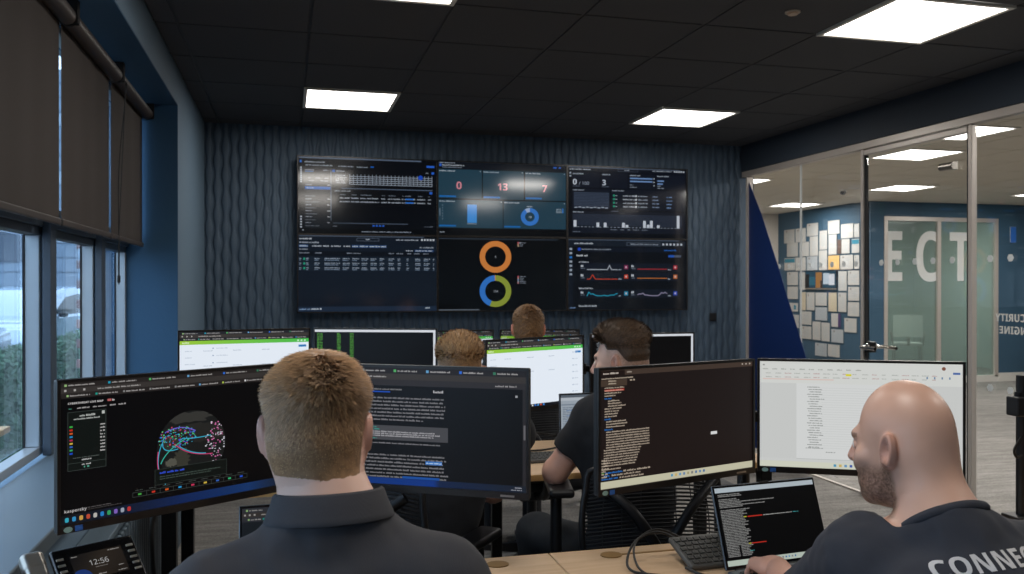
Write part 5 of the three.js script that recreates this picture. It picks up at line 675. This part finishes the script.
{
  const bald = person({ label: 'bald bearded man in a dark lettered shirt typing on a laptop', hip: [1.11, 0.55, 1.02], neck: [1.086, 1.045, 1.24], head: [1.068, 1.196, 1.322], yaw: 0.37, pitch: 0.10, roll: 0.02, shL: [0.975, 0.995, 1.315], shR: [1.285, 1.0, 1.215], elL: [0.995, 0.835, 1.55], elR: [1.43, 0.80, 1.36], wrL: [1.118, 0.80, 1.815], wrR: [1.33, 0.785, 1.60], wrLDir: [0.05, -0.03, -0.25], kneeL: [0.95, 0.53, 1.45], kneeR: [1.22, 0.53, 1.46], ankL: [0.95, 0.09, 1.46], ankR: [1.23, 0.09, 1.46], girth: 1.06, neckR: 0.060, fine: 0.0026, handCell: 0.0028, coarse: 0.009, headScale: 0.945, torsoYaw: -0.10,
    skin: '#d8ab95', pink: '#d49884', beard: '#4c3020', brow: '#7a563c', shirtMat: M.tee, shirtCell: 0.006, folds: 1.9, sleeve: 0.8, neckline: 0.012, curl: [0.28, 0.40] });
  // lettering printed across the back, laid onto the cloth
  const tg0 = new TextGeometry('CONNECT', { font: globalThis.__bold, size: 0.030, depth: 0.0004, curveSegments: 5, bevelEnabled: false }); tg0.computeBoundingBox(); tg0.translate(-tg0.boundingBox.max.x / 2, 0, 0); const tg = new TessellateModifier(0.008, 5).modify(tg0), p = tg.attributes.position;
  const org = V3(bald.J.hip).lerp(V3(bald.J.neck), 0.875).addScaledVector(bald.right, 0.004), back = bald.fwd.clone().negate();
  for (let i = 0; i < p.count; i++) { const v = org.clone().addScaledVector(bald.right, p.getX(i)).addScaledVector(bald.up, p.getY(i)), o0 = v.clone().addScaledVector(back, 0.4); let s = 0; for (let k = 0; k < 40; k++) { const q = o0.clone().addScaledVector(back, -s), d = bald.shirtF(q.x, q.y, q.z); if (d < 0.0008) break; s += d * 0.7; } o0.addScaledVector(back, -s + 0.0012 + p.getZ(i)); p.setXYZ(i, o0.x, o0.y, o0.z); }
  tg.computeVertexNormals(); part(bald.shirt, 'lettering', tg, mat('#cdcaca', 0.7));
}
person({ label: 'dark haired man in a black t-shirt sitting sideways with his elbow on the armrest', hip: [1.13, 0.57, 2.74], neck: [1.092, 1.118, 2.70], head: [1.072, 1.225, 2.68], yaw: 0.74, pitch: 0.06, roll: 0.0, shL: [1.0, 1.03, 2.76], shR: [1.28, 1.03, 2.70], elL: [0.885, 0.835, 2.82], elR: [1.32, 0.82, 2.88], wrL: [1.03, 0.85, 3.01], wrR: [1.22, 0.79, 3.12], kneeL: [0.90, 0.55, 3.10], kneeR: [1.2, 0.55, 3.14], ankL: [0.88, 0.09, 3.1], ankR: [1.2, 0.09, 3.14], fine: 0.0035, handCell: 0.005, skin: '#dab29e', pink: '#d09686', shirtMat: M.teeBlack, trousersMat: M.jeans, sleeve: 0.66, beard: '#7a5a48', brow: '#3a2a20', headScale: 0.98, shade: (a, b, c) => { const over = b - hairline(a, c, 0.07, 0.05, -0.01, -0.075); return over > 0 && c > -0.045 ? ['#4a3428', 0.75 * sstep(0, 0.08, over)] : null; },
  hair: { thick: (a, b, c) => { const base = capThick(0.004, 0.016, 0.064, 0.058, 0.034, -0.006, 0.025, 0.03, 0.085)(a, b, c), q = sstep(0.05, 0.085, b) * sstep(0.02, -0.08, c); return base + (base > 0.004 ? 0.008 * q : 0); }, color: '#58422f', light: '#8a6b50', dark: '#2c1e16', lump: 0.001, count: 16000, len: (a, b) => 0.004 + 0.022 * sstep(0.03, 0.085, b), width: 0.0011, flow: (a, b, c) => [a * 2, b > 0.05 ? 0.35 : -0.5, 0.8 * sstep(-0.09, 0.02, c) - 0.1 * sstep(-0.04, -0.09, c), 0.5, 0.6], seed: 7 } });
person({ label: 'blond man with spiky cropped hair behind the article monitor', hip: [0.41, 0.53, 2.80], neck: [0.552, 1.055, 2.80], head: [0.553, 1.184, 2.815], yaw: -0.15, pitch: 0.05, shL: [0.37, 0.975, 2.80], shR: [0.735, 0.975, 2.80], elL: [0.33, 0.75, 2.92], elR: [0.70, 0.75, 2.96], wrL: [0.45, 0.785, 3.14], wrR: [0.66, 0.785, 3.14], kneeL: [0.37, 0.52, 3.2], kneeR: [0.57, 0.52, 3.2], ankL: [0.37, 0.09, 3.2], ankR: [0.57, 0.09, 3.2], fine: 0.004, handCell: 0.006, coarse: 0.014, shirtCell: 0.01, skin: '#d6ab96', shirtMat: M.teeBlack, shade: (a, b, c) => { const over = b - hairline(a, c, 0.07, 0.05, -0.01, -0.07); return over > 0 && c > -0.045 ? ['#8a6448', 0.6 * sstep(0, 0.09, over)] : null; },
  hair: { thick: capThick(0.0035, 0.015, 0.066, 0.056, 0.028, 0.012, 0.03, 0.03, 0.085), color: '#ae8456', light: '#d8ae76', dark: '#7a5a48', lump: 0.003, count: 9000, len: (a, b) => 0.004 + 0.018 * sstep(0.03, 0.09, b), width: 0.0012, flow: (a, b, c) => [a * 3, -0.6 + 1.6 * sstep(0.03, 0.09, b), 0.1 + c * 2, 0.6, 0.7], seed: 9 } });
person({ label: 'far man with short ginger hair facing the video wall', hip: [1.24, 0.56, 4.36], neck: [1.23, 1.125, 4.36], head: [1.226, 1.245, 4.38], yaw: -0.27, pitch: 0.06, shL: [1.045, 1.045, 4.36], shR: [1.415, 1.045, 4.36], elL: [1.0, 0.80, 4.46], elR: [1.46, 0.80, 4.46], wrL: [1.12, 0.785, 4.70], wrR: [1.34, 0.785, 4.70], kneeL: [1.12, 0.54, 4.78], kneeR: [1.36, 0.54, 4.78], ankL: [1.12, 0.09, 4.78], ankR: [1.36, 0.09, 4.78], fine: 0.0045, handCell: 0.006, coarse: 0.014, shirtCell: 0.01, skin: '#cf9880', pink: '#d07a66', shirtMat: M.teeBlack,
  hair: { thick: capThick(0.005, 0.012, 0.066, 0.05, -0.008, -0.085, 0.03), color: '#8a6440', light: '#b48a58', dark: '#5a4030', lump: 0.003, count: 7000, len: () => 0.012, width: 0.0014, flow: whorl(0, 0.04, 0.8, 0.8), seed: 12 } });
// ---------------------------------------------------------------- beyond the glass: certificates, glazed office, plant
{
  const Xw = 8.25, papers = []; // [D centre, height centre, width, height, kind] filled below from the arrangement on the wall
  const f = 868, cx = 512, cy = 285, S = Math.sin(0.2542), C = Math.cos(0.2542);
  const onWall = (u, v) => { const x = (u - cx) / f, z = Xw / (x * C + S); return [(C - x * S) * z, 1.47 - (v - cy) / f * z]; };
  // rows of sheets as they hang: left, top, right, bottom in the survey photo's units (origin 775,225 / 775,285, 7.65 units each)
  const A = [[74, 40, 155, 135], [162, 30, 240, 128], [248, -8, 334, 80], [270, 90, 334, 235], [344, 46, 404, 186], [410, -30, 498, 64], [414, 76, 476, 224], [510, -4, 604, 96], [610, -8, 650, 92], [482, 112, 512, 218, 'photo'], [514, 110, 576, 216], [592, 108, 650, 212, 'blue'], [96, 140, 180, 240], [192, 134, 264, 238], [76, 256, 158, 346, 'blue'], [162, 250, 240, 348], [248, 242, 330, 346, 'grey'], [340, 196, 404, 344], [412, 236, 498, 340, 'orange'], [504, 232, 602, 338], [610, 230, 650, 336], [98, 360, 180, 460], [192, 362, 234, 496], [490, 354, 554, 504], [562, 350, 650, 460]];
  const B = [[100, 12, 180, 108], [116, 136, 180, 204, 'teal'], [140, 226, 188, 330], [198, 54, 240, 194, 'cream'], [246, 56, 308, 194], [314, 58, 402, 160], [414, 58, 478, 204, 'cream'], [488, 58, 552, 208], [564, 14, 650, 122], [562, 130, 650, 242], [198, 200, 284, 306], [314, 168, 404, 274, 'grey'], [436, 216, 504, 324, 'half'], [536, 252, 630, 366], [202, 312, 284, 416], [292, 278, 354, 424], [360, 286, 424, 434], [436, 336, 528, 446, 'grey'], [312, 440, 402, 550, 'grey'], [410, 452, 500, 556]];
  for (const [list, oy] of [[A, 225], [B, 285]]) for (const [l, t, r, b, kind] of list) { const p0 = onWall(775 + l / 7.65, oy + t / 7.65), p1 = onWall(775 + r / 7.65, oy + b / 7.65); papers.push([(p0[0] + p1[0]) / 2, (p0[1] + p1[1]) / 2, Math.abs(p0[0] - p1[0]) * 1.03, Math.abs(p0[1] - p1[1]) * 1.03, kind || 'plain']); }
  const M1 = { plain: mat('#b9b9b7', 0.6), grey: mat('#a9b0b6', 0.6), cream: mat('#c4baa4', 0.6), orange: mat('#d0ac70', 0.6), blue: mat('#b9b9b7', 0.6), teal: mat('#b9b9b7', 0.6), half: mat('#b9b9b7', 0.6), photo: mat('#5a4a44', 0.6) }, print = mat('#a6b4bf', 0.7), band = mat('#2a7f98', 0.6), purple = mat('#4a3a6a', 0.6), ink = mat('#8a8680', 0.7), edge = mat('#5a6a72', 0.6);
  const say = { plain: 'white certificate sheet on the blue hall wall', grey: 'pale grey certificate sheet on the blue hall wall', cream: 'cream certificate sheet on the blue hall wall', orange: 'orange tinted certificate sheet on the blue hall wall', blue: 'certificate sheet with a blue heading on the blue hall wall', teal: 'small sheet with a teal mark beside the blue film edge', half: 'certificate sheet with a purple strip on the blue hall wall', photo: 'narrow dark photo sheet between certificates on the hall wall' };
  const r = rng(77);
  const rowsOf = []; for (const q of [...papers].sort((a, b) => b[1] - a[1])) { const last = rowsOf[rowsOf.length - 1]; if (last && last[0][1] - q[1] < 0.17) last.push(q); else rowsOf.push([q]); }
  const ord = ['first', 'second', 'third', 'fourth', 'fifth', 'sixth', 'seventh', 'eighth', 'ninth', 'tenth', 'eleventh', 'twelfth']; rowsOf.forEach((row, i) => row.sort((a, b) => b[0] - a[0]).forEach((q, k) => { q[5] = `${ord[k]} from the left in the ${ord[i]} row down`; }));
  const look = { plain: 'white certificate sheet', grey: 'pale grey certificate sheet', cream: 'cream certificate sheet', blue: 'certificate sheet with blue heading' };
  for (const [d, h, w, hh, kind, place] of papers) {
    const t = thing('certificate', look[kind] ? `${look[kind]}, ${place}` : say[kind], 'certificate', Xw - 0.006, h - hh / 2, d, -PI / 2, 'certificates on the blue hall wall');
    part(t, 'backing', box(w, hh, 0.008), edge, 0, hh / 2, 0); part(t, 'sheet', box(w * 0.95, hh * 0.96, 0.004), M1[kind], 0, hh / 2, 0.004);
    if (kind === 'blue') part(t, 'heading', box(w * 0.9, hh * 0.3, 0.001), band, 0, hh * 0.78, 0.0065); if (kind === 'teal') part(t, 'mark', box(w * 0.25, hh * 0.5, 0.001), band, w * 0.15, hh * 0.5, 0.0065); if (kind === 'half') part(t, 'strip', box(w * 0.28, hh * 0.96, 0.001), purple, w * 0.4, hh * 0.5, 0.0065);
    if (kind === 'plain' || kind === 'grey') { for (let i = 0; i < 6; i++) part(t, 'print_line', box(w * (0.3 + 0.35 * r()), hh * 0.02, 0.0006), print, 0, hh * (0.72 - i * 0.1), 0.0064); if (r() > 0.6) part(t, 'print_mark', box(w * 0.12, hh * 0.12, 0.0006), ink, -w * 0.25, hh * 0.84, 0.0064); }
  }
  // small screen hung among the certificates
  const p0 = onWall(775 + 242 / 7.65, 225 + 356 / 7.65), p1 = onWall(775 + 482 / 7.65, 225 + 494 / 7.65), w = Math.abs(p0[0] - p1[0]), hh = Math.abs(p0[1] - p1[1]);
  const [c, x] = canvas(320, 180, '#1c4a60'); R_(x, '#d8e8f4', 190, 20, 60, 120); R_(x, '#f4f8ff', 250, 30, 56, 120); R_(x, '#b07a40', 110, 10, 66, 170); R_(x, '#101418', 0, 30, 40, 150); R_(x, '#2a6a80', 40, 60, 66, 90); R_(x, '#3a2c20', 160, 100, 24, 80);
  const t = thing('wall_screen', 'small landscape screen glowing among the certificates', 'screen', Xw - 0.012, p1[1], (p0[0] + p1[0]) / 2, -PI / 2);
  part(t, 'housing', box(w, hh, 0.03), M.black, 0, hh / 2, 0); part(t, 'screen', new THREE.PlaneGeometry(w * 0.97, hh * 0.9), screenMat(c, 0.7, 0.2), 0, hh * 0.54, 0.0155); part(t, 'lower_trim', box(w, hh * 0.07, 0.034), M.silver, 0, hh * 0.035, 0);
}
{ // the front of the glazed office: blue wall with an opening
  const D = 10.95, X = [8.37, 8.483, 10.505, 12.0];
  struct('wall_hall_front', merge([span(8.25, X[1], 0, CEIL + 0.03, D, D + 0.12), span(X[2], 14.1, 0, CEIL + 0.03, D, D + 0.12), span(X[1], X[2], 2.48, CEIL + 0.03, D, D + 0.12)]), M.hallWallBlue);
  struct('wall_office_back', span(8.3, 12.2, 0, CEIL + 0.03, 14.6, 14.7), mat('#a8b4b0', 0.8)); struct('wall_office_left', span(8.38, 8.48, 0, CEIL, D + 0.13, 14.6), mat('#a8b4b0', 0.8)); struct('wall_office_right', span(12.0, 12.1, 0, CEIL + 0.03, D + 0.13, 14.6), mat('#a8b4b0', 0.8));
  struct('ceiling_office', span(8.3, 12.2, CEIL + 0.006, CEIL + 0.03, D + 0.12, 14.7), M.tileCream);
  struct('baseboard_hall', span(X[2], 14.1, 0, 0.13, D - 0.015, D), M.white);
  const g = new THREE.Group(); g.name = 'window_office'; g.userData.kind = 'structure'; g.position.set((X[1] + X[2]) / 2, 0, -(D + 0.03)); scene.add(g); const w = X[2] - X[1];
  part(g, 'frame', box(w, 0.06, 0.08), M.alu, 0, 2.45, 0); part(g, 'frame', box(w, 0.1, 0.08), M.white, 0, 0.05, 0); for (const x of [-w / 2 + 0.03, -0.055, w / 2 - 0.03]) part(g, 'frame', box(0.06, 2.35, 0.08), M.alu, x, 1.25, 0);
  const tint = mat('#cfdcd8', 0.16, { transmission: 0.9, thickness: 0 }); part(g, 'pane', box(w / 2 - 0.145, 2.32, 0.01), tint, -w / 4 - 0.0125, 1.26, 0); part(g, 'pane', box(w / 2 - 0.035, 2.32, 0.01), tint, w / 4 - 0.0425, 1.26, 0);
  for (const [s, x, cut] of [['E', -1.02, 0], ['C', -0.48, 0], ['T', 0.14, 0]]) { const q = new TextGeometry(s, { font: globalThis.__bold, size: 0.74, depth: 0.003, curveSegments: 10, bevelEnabled: false }); q.scale(s === 'E' ? 0.66 : 0.74, 1, 1); part(g, 'letter', q, mat('#c9cac8', 0.6), x, 1.53, 0.0055); }
  // lamp inside the office
  lamp(10.6, 12.3, HALL_LAMP, 'bright light panel inside the glazed office', 'ceiling light panels in the hall');
  lamp(9.4, 12.9, HALL_LAMP, 'added light panel that brightens the glazed office', 'ceiling light panels in the hall');  // unseen extra lamp, added only to brighten the office interior
  // poster shapes on the blue wall right of the office
  const pz = thing('wall_sign', 'small bright blue rectangle sign high on the blue hall wall', 'sign', 10.78, 2.12, D - 0.006); part(pz, 'panel', box(0.1, 0.24, 0.012), mat('#2a68c0', 0.6), 0, 0.12, 0); part(pz, 'backing', box(0.104, 0.244, 0.006), M.white, 0, 0.12, -0.004);
}
{ // white chair inside the glazed office
  const t = thing('visitor_chair', 'white visitor chair with thin legs inside the glazed office', 'chair', 10.3, 0, 12.7, -0.6);
  const white = mat('#d8d6d2', 0.5), seat = rbox(0.46, 0.05, 0.44, 0.02, 3); part(t, 'seat', seat, white, 0, 0.46, 0);
  const bk = new THREE.BoxGeometry(0.46, 0.38, 0.02, 12, 4, 1), p = bk.attributes.position; for (let i = 0; i < p.count; i++) p.setZ(i, p.getZ(i) - 0.06 * Math.pow(p.getX(i) / 0.23, 2)); bk.computeVertexNormals(); part(t, 'backrest', bk, white, 0, 0.78, 0.24, -0.18, 0, 0); part(t, 'back_post', box(0.05, 0.34, 0.02), M.silver, 0, 0.62, 0.24, -0.15, 0, 0);
  for (const sx of [-1, 1]) { for (const sz of [-1, 1]) part(t, 'leg', tube([[sx * 0.2, 0.44, sz * 0.18], [sx * 0.22, 0, sz * 0.23]], 0.011, 4, 8), M.silver); part(t, 'armrest', tube([[sx * 0.23, 0.45, 0.2], [sx * 0.25, 0.64, 0.18], [sx * 0.25, 0.65, -0.12], [sx * 0.22, 0.46, -0.18]], 0.011, 24, 8), M.silver); }
}
{ // potted plant at the far right edge
  const t = thing('potted_plant', 'dark leafy plant in a pale pot by the blue hall wall', 'plant', 10.86, 0, 10.5), r = rng(5);
  part(t, 'pot', new THREE.LatheGeometry([[0.0, 0], [0.12, 0], [0.15, 0.05], [0.18, 0.30], [0.19, 0.34], [0.175, 0.34], [0.165, 0.3], [0, 0.29]].map((p) => new THREE.Vector2(...p)), 28), mat('#b8a898', 0.7)); part(t, 'soil', cyl(0.16, 0.16, 0.01), mat('#2a2018', 0.9), 0, 0.30, 0);
  for (let i = 0; i < 26; i++) { const L = 0.35 + 0.3 * r(), s = new THREE.Shape(); s.moveTo(0, 0); s.quadraticCurveTo(0.06, L * 0.5, 0, L); s.quadraticCurveTo(-0.06, L * 0.5, 0, 0); const g = new THREE.ShapeGeometry(s, 6), p = g.attributes.position; for (let k = 0; k < p.count; k++) p.setZ(k, 0.5 * Math.pow(p.getY(k), 2) - 0.6 * Math.abs(p.getX(k)) * 0.5); g.computeVertexNormals(); part(t, 'leaf', g, mat('#1c3024', 0.5, { side: THREE.DoubleSide }), (r() - 0.5) * 0.12, 0.3 + r() * 0.1, (r() - 0.5) * 0.12, 0.5 * r(), r() * 6.28, 0, 0); }
}
{ const t = thing('security_camera', 'small dark dome camera on the pale hall ceiling', 'camera', 6.95, CEIL - 0.055, 9.766); part(t, 'mount', cyl(0.05, 0.05, 0.02, 20), M.white, 0, 0.045, 0); part(t, 'dome', new THREE.SphereGeometry(0.04, 20, 12), M.black, 0, 0.03, 0); }

// ---------------------------------------------------------------- outside the windows
struct('ground_outside', span(-40, -0.98, -0.3, -0.15, -20, 60), mat('#5c6268', 0.9, { bumpMap: carpetBump, bumpScale: 0.004 }));
{ // clipped hedge: a body with leaves, one thing nobody could count
  const r = rng(33), hx = -2.55, d0 = 1, d1 = 24, h = 0.98, dep = 0.55;
  const t = thing('hedge', 'clipped green hedge outside the window below the parked cars', 'hedge', hx, -0.15, (d0 + d1) / 2);
  const core = box(dep * 0.85, h * 0.93, d1 - d0); part(t, 'core', core, new THREE.MeshStandardMaterial({ color: new THREE.Color().setRGB(0.065, 0.15, 0.085), roughness: 0.9 }), 0, h * 0.46, 0);
  const leaf = new THREE.ShapeGeometry((() => { const s = new THREE.Shape(); s.moveTo(0, -0.025); s.quadraticCurveTo(0.018, 0, 0, 0.028); s.quadraticCurveTo(-0.018, 0, 0, -0.025); return s; })(), 3), n = 26000, im = new THREE.InstancedMesh(leaf, mat('#ffffff', 0.55, { side: THREE.DoubleSide }), n), m4 = new THREE.Matrix4(), q = new THREE.Quaternion(), c = new THREE.Color();
  for (let i = 0; i < n; i++) { const face = r(), z = (r() - 0.5) * (d1 - d0), x = face < 0.4 ? (r() - 0.5) * dep : (dep / 2) * (0.9 + 0.12 * r()), y = face < 0.4 ? h * (0.94 + 0.07 * r()) : h * r(); q.setFromEuler(new THREE.Euler(r() * 6, r() * 6, r() * 6)); m4.compose(new THREE.Vector3(x, y, z), q, new THREE.Vector3(1, 1, 1).multiplyScalar(0.8 + 0.8 * r())); im.setMatrixAt(i, m4); const k = 0.6 + 0.7 * r(); im.setColorAt(i, c.setRGB(0.065 * k, 0.15 * k, 0.085 * k)); }
  im.name = 'leaves'; im.userData.kind = 'stuff'; t.add(im);
}
function car(X, D, turn, hex, label, lightsToCamera) {
  const t = thing('parked_car', label, 'car', X, -0.15, D, turn, 'parked cars'), paint = mat(hex, 0.25, { clearcoat: 1, clearcoatRoughness: 0.05, metalness: 0.3 }), dark = mat('#10161c', 0.08), W = 1.72;
  const prof = (pts, d, b) => { const s = new THREE.Shape(); s.moveTo(...pts[0]); s.splineThru(pts.slice(1).map((p) => new THREE.Vector2(...p))); s.closePath(); const g = extr(s, d, b); g.translate(0, 0, -d / 2); return g; };
  part(t, 'body', prof([[-2.1, 0.35], [-2.14, 0.62], [-2.05, 0.86], [-1.4, 0.93], [0.0, 0.93], [0.9, 0.90], [1.7, 0.80], [2.08, 0.62], [2.1, 0.35], [1.0, 0.24], [-1.0, 0.24]], W - 0.12, 0.06), paint);
  part(t, 'cabin', prof([[-1.95, 0.88], [-1.78, 1.18], [-1.45, 1.44], [-0.5, 1.50], [0.2, 1.42], [0.7, 1.18], [1.1, 0.90]], W - 0.36, 0.1), paint);
  for (const s of [-1, 1]) { part(t, 'side_window', extr(polyShape([[-1.5, 0.98], [-1.3, 1.34], [-0.5, 1.42], [0.12, 1.36], [0.72, 1.0]]), 0.01), dark, 0, 0, s * (W / 2 - 0.075)); part(t, 'mirror', rbox(0.18, 0.12, 0.16, 0.04, 3), dark, 0.62, 1.0, s * (W / 2 + 0.08)); for (const x of [-1.3, 1.32]) { const wh = part(t, 'wheel', at(cyl(0.31, 0.31, 0.2, 28), 0, 0, 0, PI / 2), M.blackMatte, x, 0.31, s * (W / 2 - 0.1)); part(wh, 'rim', at(cyl(0.19, 0.19, 0.21, 20), 0, 0, 0, PI / 2), M.silver); } part(t, 'tail_light', rbox(0.08, 0.2, 0.3, 0.03), mat('#a01818', 0.2), -2.12, 0.74, s * 0.62); part(t, 'head_lamp', rbox(0.2, 0.12, 0.34, 0.04), mat('#c8d4dc', 0.1), 1.94, 0.70, s * 0.58); }
  part(t, 'windscreen', box(0.012, 0.52, W - 0.46), dark, 0.75, 1.17, 0, 0, 0, 0.86); part(t, 'rear_window', box(0.012, 0.46, W - 0.46), dark, -1.82, 1.18, 0, 0, 0, -0.55);
}
car(-6.5, 15.0, Math.PI + 0.15, '#c4ccd4', 'silver car with a red tail light seen past the first window', true);
car(-5.4, 21.0, -1.75, '#9fb2c4', 'pale blue car with a dark mirror behind the second window pane');
car(-10.5, 22, -1.9, '#b8c4d0', 'pale car roof seen above the hedge in the distance');
{ const t = thing('bare_tree', 'bare grey tree outside the first window', 'tree', -7.6, -0.15, 22.5), r = rng(8), bark = mat('#8f9296', 0.9); const grow = (p, d, L, rad, n) => { const e = [p[0] + d[0] * L, p[1] + d[1] * L, p[2] + d[2] * L]; part(t, n > 3 ? 'trunk' : 'branch', tube([p, [(p[0] + e[0]) / 2 + 0.04 * (r() - 0.5), (p[1] + e[1]) / 2, (p[2] + e[2]) / 2], e], rad, 6, 6), bark); if (n > 0) for (let k = 0; k < 3; k++) { const q = V3([d[0] + (r() - 0.5) * 1.1, d[1] + 0.15, d[2] + (r() - 0.5) * 1.1]).normalize(); grow(e, [q.x, q.y, q.z], L * 0.72, rad * 0.62, n - 1); } }; grow([0, 0, 0], [0, 1, 0], 1.1, 0.07, 4); }
{ // building across the car park
  const t = thing('opposite_building', 'blue grey clad building across the car park', 'building', -11, -0.15, 33, Math.PI / 2 * -1), wallM = mat('#74879a', 0.8); part(t, 'facade', box(0.4, 9, 22), wallM, 0, 4.5, 0); for (let i = 0; i < 18; i++) part(t, 'cladding_band', box(0.06, 0.44, 22), mat(i % 4 === 2 ? '#9aabba' : '#7a8da0', 0.7), 0.22, 0.3 + i * 0.5, 0); for (let i = 0; i < 6; i++) { const wn = part(t, 'window', box(0.08, 1.2, 1.6), mat('#3a4a5c', 0.1), 0.26, 3.0, -9 + i * 3.6); part(wn, 'frame', box(0.1, 0.1, 1.7), M.white, 0, 0.62, 0); }
}
{ // brick return wall outside the last window
  const t = struct('wall_outside_brick', span(-1.42, -1.02, -0.15, 3.2, 7.2, 7.5), mat('#5c5450', 0.9)), tones = ['#a07a74', '#8c6a66', '#b08a82', '#7c6262'].map((k) => mat(k, 0.9)), b = rbox(0.215, 0.065, 0.03, 0.004, 1), r = rng(9);
  for (let j = 0; j < 28; j++) for (let i = 0; i < 2; i++) part(t, 'brick', b, tones[Math.floor(r() * 4)], -1.33 + i * 0.225 - (j % 2) * 0.1, 0.35 + j * 0.075, -7.19 + 0.004 * r());
}
{ // low timber table outside, seen through the lowest pane
  const t = thing('outdoor_bench', 'pale timber bench top outside the first window', 'bench', -1.55, -0.15, 4.0); for (let i = 0; i < 4; i++) part(t, 'slat', rbox(0.12, 0.03, 1.4, 0.005), M.woodEdge, -0.2 + i * 0.13, 0.92, 0); for (const s of [-1, 1]) for (const q of [-1, 1]) part(t, 'leg', rbox(0.06, 0.9, 0.06, 0.004), M.woodEdge, q * 0.17, 0.455, s * 0.6);
}
scene.traverse((o) => { if (o.isMesh) { o.castShadow = true; o.receiveShadow = true; } });
renderer.render(scene, camera);
